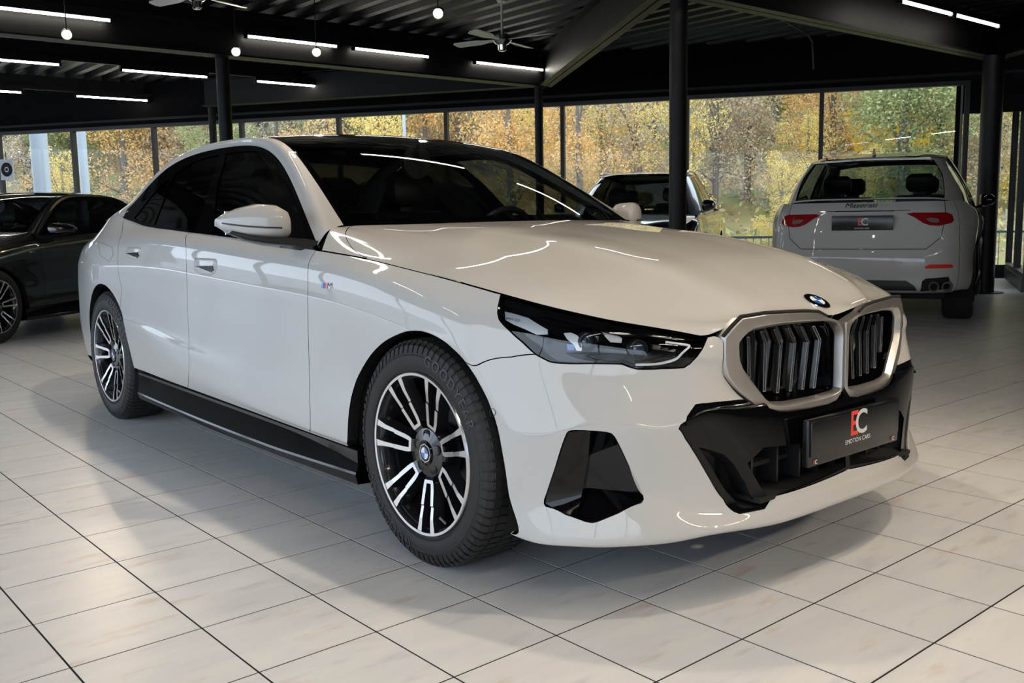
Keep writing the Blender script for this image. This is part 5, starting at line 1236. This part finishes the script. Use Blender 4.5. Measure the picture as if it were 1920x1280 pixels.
    for cx in (0, -2.98):
        m = MB(); rings = [[(cx + .445 * math.cos(a), y, .39 + .445 * math.sin(a)) for a in np.linspace(-.35, PI + .35, 30)] for y in (-.915, -.5)]; m.loft(rings, False); m.add([(cx, -.5, .39)] + rings[1], [(0, k + 1, k + 2) for k in range(29)]); both_sides(m, 'wheel_liner', M['under'], car)
        for sg in (-1, 1): plain_wheel(car, (cx, sg * .80, .372), sg, M['rim_black'] if rear else M['satin_alu'])
    # mirrors
    m = MB(); rings = []
    for y, sx, sz, xo in ((-.90, .05, .05, -.72), (-.92, .08, .07, -.73), (-.97, .085, .075, -.74), (-1.03, .07, .06, -.75), (-1.06, .03, .03, -.76)):
        rings.append([(xo + sx * math.cos(2 * PI * k / 16), y, 1.175 + sz * math.sin(2 * PI * k / 16)) for k in range(16)])
    m.loft(rings, True, True, True); m.bar((-.72, -.82, 1.08), (-.73, -.99, 1.12), .06, .03); both_sides(m, 'door_mirror', M['gloss_black'] if rear else paint, car, smooth=True)
    # cabin
    m = MB(); m.box((-1.9, 0, .80), (2.7, 1.55, .06)); m.box((-.70, 0, .98), (.35, 1.4, .16)); m.build('cabin_tub', M['cabin'], car)
    for x, ys in ((-1.45, (-.38, .38)), (-2.40, (-.40, .40))):
        for y in ys:
            m = MB(); sec = lambda z, d, w, xx: [(xx - d / 2, y - w / 2, z), (xx + d / 2, y - w / 2, z), (xx + d / 2, y + w / 2, z), (xx - d / 2, y + w / 2, z)]
            m.loft([sec(.82, .14, .48, x - .2), sec(1.05, .16, .52, x - .26), sec(1.22, .12, .44, x - .30)], True, True, True); o = m.build('seat', M['leather'], car, bevel=.03)
            m = MB(); m.loft([sec(1.25, .06, .20, x - .30), sec(1.29, .10, .27, x - .31), sec(1.39, .10, .27, x - .33), sec(1.43, .05, .19, x - .33)], True, True, True); m.box((x - .30, y, 1.235), (.02, .14, .06)); m.build('headrest', M['leather'], o, bevel=.02)
    m = MB(); cst = Vector((-1.02, .38, 1.02)); m.tube([cst + Vector((-.3 * math.sin(t) * .0, .18 * math.cos(t), .17 * math.sin(t))) for t in np.linspace(0, 2 * PI, 25)], .016, 8, caps=False); m.build('steering_wheel', M['leather'], car, smooth=True)
    if rear:
        # lamps, plate, lettering, reflectors, exhaust
        def rear_pt(y, z, out=.002):
            uv = A.near((-3.9, -abs(y), z), 0); p, n = A.at([uv]); p, n = p[0].copy(), n[0].copy(); p = p + n * out
            if y > 0: p[1] *= -1; n[1] *= -1
            return p, n
        def rear_poly(poly, out, res=.012):
            lp = near_curve(A, [(-3.86 if y > .75 else -3.95, -y, z) for y, z in poly]); return panel_geo(A, [lp], res=res, gap=0, flange=.01, lift=out)
        lamp = [(.385, 1.075), (.45, 1.095), (.60, 1.10), (.78, 1.10), (.875, 1.085), (.885, 1.02), (.84, .985), (.70, .955), (.60, .955), (.54, .975), (.46, 1.03)]
        inner = [(.56, 1.02), (.62, 1.035), (.70, 1.03), (.70, .995), (.66, .985), (.60, .99)]
        for poly, mat, nm, o_ in ((lamp, M['red_lens'], 'tail_lamp', .004), (inner, M['clear_lens'], 'reversing_lamp', .006)):
            V, F, N = rear_poly(poly, o_); emit(nm, V, F, mat, car, N); V2, F2, N2 = mirrored(V, F, N); emit(nm, V2, F2, mat, car, N2)
        V, F, N = rear_poly([(.56, .555), (.60, .575), (.80, .575), (.83, .555), (.83, .54), (.56, .535)], .004); emit('reflector', V, F, M['red_reflector'], car, N); V2, F2, N2 = mirrored(V, F, N); emit('reflector', V2, F2, M['red_reflector'], car, N2)
        m = MB(); pts = [tuple(rear_pt(y, 1.062)[0]) for y in np.linspace(-.40, .40, 17)]; m.tube(pts, .006, 8); m.build('chrome_strip', M['chrome'], car, smooth=True)
        p, n = rear_pt(-.0001, .955, .012); pl = MB(); pl.box((p[0] - .006, 0, .955), (.02, .54, .135)); plo = pl.build('number_plate', M['plate_black'], car, bevel=.004)
        plate_text(plo, (p[0] - .0168, 0, .955), (0, -1, 0), (0, 0, 1), (-1, 0, 0), [('E', .095, -.018, .008, 0, .95), ('C', .095, .022, .008, 1, 1.0), ('EMOTION CARS', .018, .0, -.050, 2, 1.0), ('E', .014, -.232, -.05, 0, 1), ('E', .014, .228, -.05, 0, 1)])
        def script(s, y0, z0, size, sx, shear, mat, nm):
            V, F = text_mesh(s, size, shear=shear); m = MB(); V2 = []
            for v in V: q, _ = rear_pt(y0 - v[0] * sx, z0 + v[1], .005); V2.append(tuple(q))
            m.add(V2, F); m.build(nm, mat, car)
        script('Maserati', .03, 1.113, .062, 1.35, .25, M['satin_black'], 'badge_lettering'); script('Levante', -.60, .885, .040, 1.3, .25, M['satin_black'], 'badge_lettering'); script('SQ4', .60, .885, .034, 1.3, .2, M['satin_black'], 'badge_lettering')
        # exhausts and diffuser
        m = MB(); lp = near_curve(A, [(-3.9, -y, z) for y, z in ((.52, .30), (.53, .42), (.56, .445), (.80, .445), (.83, .42), (.83, .31))]); V, F, N = panel_geo(A, [lp], res=.02, gap=0, flange=.02, lift=.003); emit('exhaust_surround', V, F, M['matte_black'], car, N); V2, F2, N2 = mirrored(V, F, N); emit('exhaust_surround', V2, F2, M['matte_black'], car, N2)
        for y in (-.74, -.63, .63, .74):
            m = MB(); m.lathe([(.032, 0), (.046, 0), (.046, .12), (.040, .12), (.036, .0)], 20, (-3.90, y, .375), 'x'); m.build('exhaust_pipe', M['satin_black'], car, smooth=True)
        V, F, N = rear_poly([(.0, .30), (.0, .43), (.40, .425), (.47, .38), (.50, .30)], .004, .02); V2, F2, N2 = mirrored(V, F, N); b = len(V); emit('diffuser', np.concatenate([V, V2]), list(F) + [tuple(i + b for i in f) for f in F2], M['satin_black'], car, np.concatenate([N, N2]))
        m = MB(); m.loft([[(-3.10, -.012, 1.60), (-3.10, .012, 1.60), (-3.22, .010, 1.60), (-3.22, -.010, 1.60)], [(-3.14, -.004, 1.675), (-3.14, .004, 1.675), (-3.22, .004, 1.665), (-3.22, -.004, 1.665)]], True, True, True); m.build('antenna_fin', M['gloss_black'], car)
        m = MB(); m.loft([[(-3.33, y, 1.573 - abs(y) * .02), (-3.46, y * 1.03, 1.560 - abs(y) * .03), (-3.46, y * 1.03, 1.548 - abs(y) * .03), (-3.33, y, 1.555 - abs(y) * .02)] for y in np.linspace(-.52, .52, 13)], True, True, True); m.build('roof_spoiler', paint, car, smooth=True)
        m = MB(); m.box((-3.462, 0, 1.553), (.006, .30, .012)); m.build('brake_lamp', M['red_lens'], car)
        for s in (-1, 1):
            p, n = rear_pt(s * .40, .62); m = MB()
    else:
        fp = near_curve(A, [(.9, 0, .50), (.9, 0, .80)])[:, 1]
        gr = near_curve(A, [(.9, -.0005, .46), (.9, -.36, .48), (.88, -.44, .62), (.85, -.40, .78), (.9, -.0005, .78)]); gr[[0, -1], 0] = 0; panel('grille', A, [gr], M['gloss_black'], car, 'join', res=.03, gap=0, lift=.004)
        lamp = near_curve(A, [(.82, -.50, .80), (.60, -.76, .86), (.50, -.82, .85), (.60, -.80, .76), (.84, -.50, .74)]); panel('headlight', A, [lamp], M['clear_lens'], car, res=.02, gap=0, lift=.004)
        m = MB(); m.tube([(-1.62, -.60, 1.62), (-1.75, -.60, 1.655), (-2.4, -.605, 1.66), (-2.95, -.59, 1.615), (-3.02, -.585, 1.59)], .016, 8); both_sides(m, 'roof_bar', M['satin_alu'], car, smooth=True)
    return car


def at_px(px, depth):
    """floor point on the vertical plane through image column px at that depth"""
    d = cam.matrix_world.to_3x3() @ Vector(((px - 960) / 1780.75, .13, -1)); p = cam.matrix_world.translation + d * depth
    return np.array([p.x, p.y])


h = math.radians(113); hd = np.array([math.cos(h), math.sin(h)]); lf = np.array([-hd[1], hd[0]])
rw = np.array([-1.92, 6.71]) + hd * .16       # right rear wheel
ax = rw + lf * .83
suv('white SUV seen from behind with dark rear window, beside the thick column', M['white'], (*(ax + hd * 2.98), 0), h, (1, 1, 1.0), rear=True)
h2 = math.radians(303); hd2 = np.array([math.cos(h2), math.sin(h2)])
wsc = at_px(1192, 12.6)
suv('dark blue-black SUV facing the camera behind the white saloon', M['blue_black'], (*(wsc + hd2 * 1.0), 0), h2, (1, 1, 1))
h3 = math.radians(226); hd3 = np.array([math.cos(h3), math.sin(h3)]); p3 = at_px(985, 12.9)
suv('silver car tinted green-grey standing behind the white saloon, seen through its windscreen', M['silver_paint'], (*(p3 + hd3 * 3.7), 0), h3, (.95, .95, .93), glass_side=M['ws'])
# ================================================================ outdoors
def hill(x, y):
    s = np.dot(np.array([x, y]) - WR, WN); t = np.dot(np.array([x, y]) - WR, WDIR)
    r = np.clip((s - 6 - np.clip((-t - 6) * .5, 0, 6)) / 30, 0, 1)
    return -.30 + 9.5 * r ** 1.25 + .12 * math.sin(x * .7) * math.cos(y * .6)


def grass_material():
    m, n, out = nmat('autumn_ground'); b = n.nodes.new('ShaderNodeBsdfPrincipled'); n.links.new(b.outputs[0], out.inputs[0]); b.inputs['Roughness'].default_value = .9
    g = n.nodes.new('ShaderNodeNewGeometry'); t = n.nodes.new('ShaderNodeTexNoise'); t.inputs['Scale'].default_value = .35; t.inputs['Detail'].default_value = 8; n.links.new(g.outputs['Position'], t.inputs['Vector'])
    r = n.nodes.new('ShaderNodeValToRGB'); e = r.color_ramp.elements; e[0].position = .35; e[0].color = (.10, .13, .035, 1); e[1].position = .62; e[1].color = (.30, .22, .11, 1); x = e.new(.5); x.color = (.22, .22, .08, 1); x = e.new(.75); x.color = (.36, .28, .19, 1)
    n.links.new(t.outputs[0], r.inputs[0]); n.links.new(r.outputs[0], b.inputs['Base Color']); return m


M['ground'] = grass_material()
mb = MB(); sv = np.concatenate([np.linspace(.6, 12, 12), np.linspace(14, 60, 24)]); tv_ = np.linspace(-45, 30, 60); V = []
for s in sv:
    for t in tv_:
        p = wall_pt(t, s); V.append((p[0], p[1], hill(*p)))
mb.add(V, [(i * 60 + j, (i + 1) * 60 + j, (i + 1) * 60 + j + 1, i * 60 + j + 1) for i in range(len(sv) - 1) for j in range(59)])
tag(mb.build('ground', M['ground'], None, smooth=True, angle=180), kind='structure')
M['paving'] = pbr('street_paving', (.28, .28, .28), .85, noise=.15, nscale=3)
mb = MB(); mb.box((-8, -40, -.2), (120, 61.6, .1)); tag(mb.build('ground_street', M['paving']), kind='structure')


def leaf_mat(name, *cols):
    m, n, out = nmat(name); b = n.nodes.new('ShaderNodeBsdfPrincipled'); b.inputs['Roughness'].default_value = .6
    tr = n.nodes.new('ShaderNodeBsdfTranslucent'); mx = n.nodes.new('ShaderNodeMixShader'); mx.inputs[0].default_value = .35
    g = n.nodes.new('ShaderNodeNewGeometry'); r = n.nodes.new('ShaderNodeValToRGB'); e = r.color_ramp.elements; e[0].color = (*cols[0], 1); e[1].color = (*cols[-1], 1)
    for k, c in enumerate(cols[1:-1]): x = e.new((k + 1) / (len(cols) - 1)); x.color = (*c, 1)
    n.links.new(g.outputs['Random Per Island'], r.inputs[0]); n.links.new(r.outputs[0], b.inputs['Base Color']); n.links.new(r.outputs[0], tr.inputs[0])
    n.links.new(b.outputs[0], mx.inputs[1]); n.links.new(tr.outputs[0], mx.inputs[2]); n.links.new(mx.outputs[0], out.inputs[0]); return m


LEAF = {'golden yellow': leaf_mat('leaf_yellow', (.58, .44, .14), (.80, .58, .12), (.85, .70, .28), (.52, .46, .22)), 'orange': leaf_mat('leaf_orange', (.60, .34, .14), (.78, .45, .14), (.80, .58, .24), (.48, .38, .24)),
        'rust brown': leaf_mat('leaf_brown', (.36, .28, .22), (.62, .42, .26), (.42, .40, .30), (.70, .58, .34), (.46, .36, .28), (.34, .36, .26)), 'green': leaf_mat('leaf_green', (.20, .28, .14), (.38, .42, .18), (.52, .50, .24), (.30, .36, .20)),
        'sparse grey-brown': leaf_mat('leaf_grey', (.40, .37, .33), (.54, .48, .40), (.66, .52, .30), (.42, .44, .36))}
M['bark'] = pbr('bark', (.16, .145, .13), .9, noise=.4, nscale=12)


def crown_mesh(rng, n, Rc, H0, H1, leaf, droop=0):
    nb = 22; cen = np.stack([rng.normal(0, Rc * .45, nb), rng.normal(0, Rc * .45, nb), rng.uniform(H0, H1, nb)], 1); rad = rng.uniform(.28, .5, nb) * Rc
    k = rng.integers(0, nb, n); d = rng.normal(size=(n, 3)); d /= np.linalg.norm(d, axis=1, keepdims=True)
    p = cen[k] + d * rad[k][:, None] * rng.uniform(.35, 1.0, n)[:, None] ** .5
    if droop: p[:, 2] -= droop * rng.uniform(0, 1, n) * np.hypot(p[:, 0], p[:, 1])
    a = rng.normal(size=(n, 3)); a /= np.linalg.norm(a, axis=1, keepdims=True); b = np.cross(a, rng.normal(size=(n, 3))); b /= np.linalg.norm(b, axis=1, keepdims=True)
    s = leaf * rng.uniform(.6, 1.3, n)[:, None]
    V = np.stack([p - a * s * .6, p + b * s * .32, p + a * s * .6, p - b * s * .32], 1).reshape(-1, 3); F = np.arange(4 * n).reshape(-1, 4)
    me = bpy.data.meshes.new('crown'); me.vertices.add(4 * n); me.vertices.foreach_set('co', V.ravel()); me.loops.add(4 * n); me.loops.foreach_set('vertex_index', F.ravel()); me.polygons.add(n); me.polygons.foreach_set('loop_start', np.arange(0, 4 * n, 4)); me.update(calc_edges=True); me.validate()
    return me, cen


def trunk_mesh(rng, cen, r, H):
    m = MB(); m.tube([(0, 0, -.4), (.05, .03, H * .4), (.0, .08, H * .75), (.05, 0, H)], [r, r * .8, r * .5, r * .15], 8)
    for c in cen[:14]:
        z0 = c[2] * rng.uniform(.45, .75); m.tube([(0.03, .03, z0), tuple(c * np.array([.5, .5, 0]) + np.array([0, 0, (z0 + c[2]) / 2])), tuple(c)], [r * .32, r * .2, r * .06], 5)
    return m


trees = {}
rng = np.random.default_rng(11)
for nm, n, Rc, h0, h1, lf_, dr in (('golden yellow', 9000, 1.9, .8, 6.0, .09, 0), ('orange', 9000, 2.0, 1.0, 6.2, .09, 0), ('rust brown', 8500, 2.1, .8, 6.5, .10, 0), ('green', 20000, 2.3, .6, 7.0, .10, .35), ('sparse grey-brown', 3500, 1.9, 1.5, 7.0, .09, 0)):
    me, cen = crown_mesh(rng, n, Rc, h0, h1, lf_, dr); me.materials.append(LEAF[nm])
    tm = trunk_mesh(rng, cen, .13, h1 * 1.05).build('trunk', M['bark'], None, smooth=True); tmesh = tm.data; bpy.data.objects.remove(tm); trees[nm] = (me, tmesh)
ORD = ['', 'first', 'second', 'third', 'fourth', 'fifth', 'sixth', 'seventh', 'eighth', 'ninth', 'tenth']
seen_lab = {}


def tree(kind, px, depth, sc, where):
    p = at_px(px, depth); r = empty('tree', (p[0], p[1], hill(*p)), rng.uniform(0, 6.28)); r.scale = (sc, sc, sc * rng.uniform(.9, 1.15))
    for me, nm in zip(trees[kind], ('crown', 'trunk')):
        o = bpy.data.objects.new(nm, me); COL.objects.link(o); o.parent = r
    pane = sum(1 for q in mul_px[1:] if q < px); base = f'{kind} tree {where}, {ORD[min(10, pane + 1)]} window pane from left'
    k = seen_lab.get(base, 0); seen_lab[base] = k + 1
    tag(r, base if k == 0 else base + ', ' + ('second from left there', 'third from left there', 'rightmost there')[min(2, k - 1)], 'tree', 'autumn trees on the slope')


# front row of colour accents, then the wood behind
for kind, px, d, sc in (('orange', 590, 27, .62), ('golden yellow', 725, 25, .66), ('orange', 690, 29, .7), ('golden yellow', 560, 30, .6), ('orange', 955, 25, .8), ('golden yellow', 1010, 27, .75), ('orange', 1085, 24, .8), ('golden yellow', 1130, 27, .6),
                        ('golden yellow', 1278, 24, .6), ('rust brown', 1190, 26, .85), ('golden yellow', 1465, 22, .36), ('golden yellow', 1512, 25, .42), ('rust brown', 1400, 27, .85), ('rust brown', 1340, 26, .7), ('orange', 1560, 28, .8), ('green', 1690, 24, .85), ('green', 1760, 26, .8), ('golden yellow', 1620, 23, .36), ('rust brown', 1840, 24, .6), ('green', 1880, 27, .9), ('golden yellow', 1905, 24, .55), ('orange', 220, 26, .32), ('orange', 305, 30, .45), ('golden yellow', 120, 34, .6), ('green', 420, 34, .6)):
    tree(kind, px, d, sc, 'close by outside')
kinds = ['rust brown', 'sparse grey-brown', 'orange', 'sparse grey-brown', 'rust brown', 'green', 'sparse grey-brown', 'rust brown']
i = 0
for row, (d, step, off, sc) in enumerate(((33, 92, 20, .95), (40, 84, 50, 1.1), (48, 78, 0, 1.3))):
    for px in range(-60 + off, 1990, step):
        i += 1
        kd = kinds[(i * 5 + row * 3) % 8]
        if px < 500 and row == 0: continue
        tree(kd, px + rng.uniform(-20, 20), d + rng.uniform(-2.5, 2.5), sc * rng.uniform(.85, 1.1), ('middle row', 'back row', 'top of slope')[row])

for px in range(-60, 700, 62): tree(kinds[(px // 7) % 8], px + rng.uniform(-15, 15), 54 + rng.uniform(-3, 3), 1.5, 'skyline')
# undergrowth and fallen leaves on the slope
n = 42000; t = rng.uniform(-32, 16, n); s = rng.uniform(7, 46, n); P = WR + np.outer(t, WDIR) + np.outer(s, WN); zz = np.array([hill(*q) for q in P]) + rng.uniform(.0, .5, n) ** 2 * rng.choice([.2, 1.6], n)
a = rng.normal(size=(n, 3)); a /= np.linalg.norm(a, axis=1, keepdims=True); b = np.cross(a, rng.normal(size=(n, 3))); b /= np.linalg.norm(b, axis=1, keepdims=True); sz = rng.uniform(.06, .16, n)[:, None]
c = np.column_stack([P, zz]); V = np.stack([c - a * sz, c + b * sz * .5, c + a * sz, c - b * sz * .5], 1).reshape(-1, 3)
me = bpy.data.meshes.new('undergrowth'); me.vertices.add(4 * n); me.vertices.foreach_set('co', V.ravel()); me.loops.add(4 * n); me.loops.foreach_set('vertex_index', np.arange(4 * n)); me.polygons.add(n); me.polygons.foreach_set('loop_start', np.arange(0, 4 * n, 4)); me.update(calc_edges=True)
for k in ('golden yellow', 'rust brown', 'green', 'sparse grey-brown'): me.materials.append(LEAF[k])
me.polygons.foreach_set('material_index', rng.choice([0, 1, 1, 2, 3], n).astype(np.int32))
o = bpy.data.objects.new('undergrowth', me); COL.objects.link(o); tag(o, 'autumn undergrowth and fallen leaves covering the slope outside', 'undergrowth', kind='stuff')


# --- posts, lamp post, railing, poster
def out_post(px, depth, w, label, h=4.0, name='post'):
    p = at_px(px, depth); z = hill(*p); m = MB(); m.lathe([(0, 0), (w / 2, 0), (w / 2, h), (0, h)], 24, axis='z'); m.lathe([(0, 0), (w * .8, 0), (w * .8, .05), (w / 2, .06)], 24, axis='z')
    o = m.build(name, M['post_white'], None, smooth=True); o.location = (p[0], p[1], z); tag(o, label, 'post'); return o


out_post(84, 20, .34, 'wide white round post outside, the left of two at the left windows', 4.5)
out_post(164, 21, .19, 'slim white post outside, right of the wide white post', 4.5)
lp = empty('lamp_post', (*at_px(763, 24), 0)); lp.location.z = hill(lp.location.x, lp.location.y)
m = MB(); m.tube([(0, 0, 0), (0, 0, 5.5)], [.05, .04], 12); m.build('pole', M['post_white'], lp, smooth=True); m = MB(); m.bar((0, 0, 5.5), (.6, 0, 5.6), .12, .06); m.build('lamp_head', M['post_white'], lp); tag(lp, 'pale grey lamp post outside rising above the saloon roof', 'lamp post')


def railing(t0, t1, off, label):
    r = empty('railing', (*wall_pt(t0, off), -.3)); L = t1 - t0; D = Vector((WDIR[0], WDIR[1], 0))
    for z in (.95, .12): m = MB(); m.bar(D * 0 + Vector((0, 0, z)), D * L + Vector((0, 0, z)), .05, .04); m.build('rail', M['disc'], r)
    for k in range(int(L / 1.5) + 1): m = MB(); m.bar(D * (k * 1.5), D * (k * 1.5) + Vector((0, 0, .95)), .04, .04); m.build('post', M['disc'], r)
    for k in range(int(L / .13)): m = MB(); m.bar(D * (k * .13 + .06) + Vector((0, 0, .12)), D * (k * .13 + .06) + Vector((0, 0, .95)), .012, .012); m.build('baluster', M['disc'], r)
    tag(r, label, 'railing')


railing(-6.8, -1.6, 2.6, 'grey metal railing outside between the dark SUV and the white SUV')
railing(.5, 4.6, 5.2, 'grey metal railing outside at the far right window')
yb = empty('skip_container', (*at_px(1690, 31), 0), math.radians(33)); yb.location.z = hill(yb.location.x, yb.location.y) - .1
m = MB(); m.loft([[(-1.5, -.8, 0), (1.5, -.8, 0), (1.5, .8, 0), (-1.5, .8, 0)], [(-1.9, -.9, 1.2), (1.9, -.9, 1.2), (1.9, .9, 1.2), (-1.9, .9, 1.2)]], True, True, False); m.build('body', M['yellow'], yb); 
for x in (-1.2, -.4, .4, 1.2): m = MB(); m.bar((x, -.84, .05), (x * 1.2, -.93, 1.2), .08, .05); m.build('rib', M['yellow'], yb)
m = MB(); m.bar((-1.9, -.9, 1.2), (1.9, -.9, 1.2), .1, .1); m.build('rim', M['yellow'], yb); tag(yb, 'yellow skip outside among the trees behind the white SUV', 'container')
tp = t_at_px(32); p = wall_pt(tp, -.12); po = empty('poster', (p[0], p[1], 2.10), math.atan2(WDIR[1], WDIR[0]))
m = MB(); m.box((0, 0, 0), (.30, .02, .38)); m.build('board', M['grey_print'], po)
m = MB(); m.lathe([(.05, -.013), (.13, -.013), (.13, -.010), (.05, -.010)], 32, closed=True); m.lathe([(.0, -.012), (.03, -.012)], 16); m.build('wheel_print', M['matte_black'], po)
m = MB(); m.box((0, -.005, .25), (.01, .01, .14)); m.build('hanger', M['steel_black'], po)
tag(po, 'small board with a black wheel print hanging at the left window', 'poster')
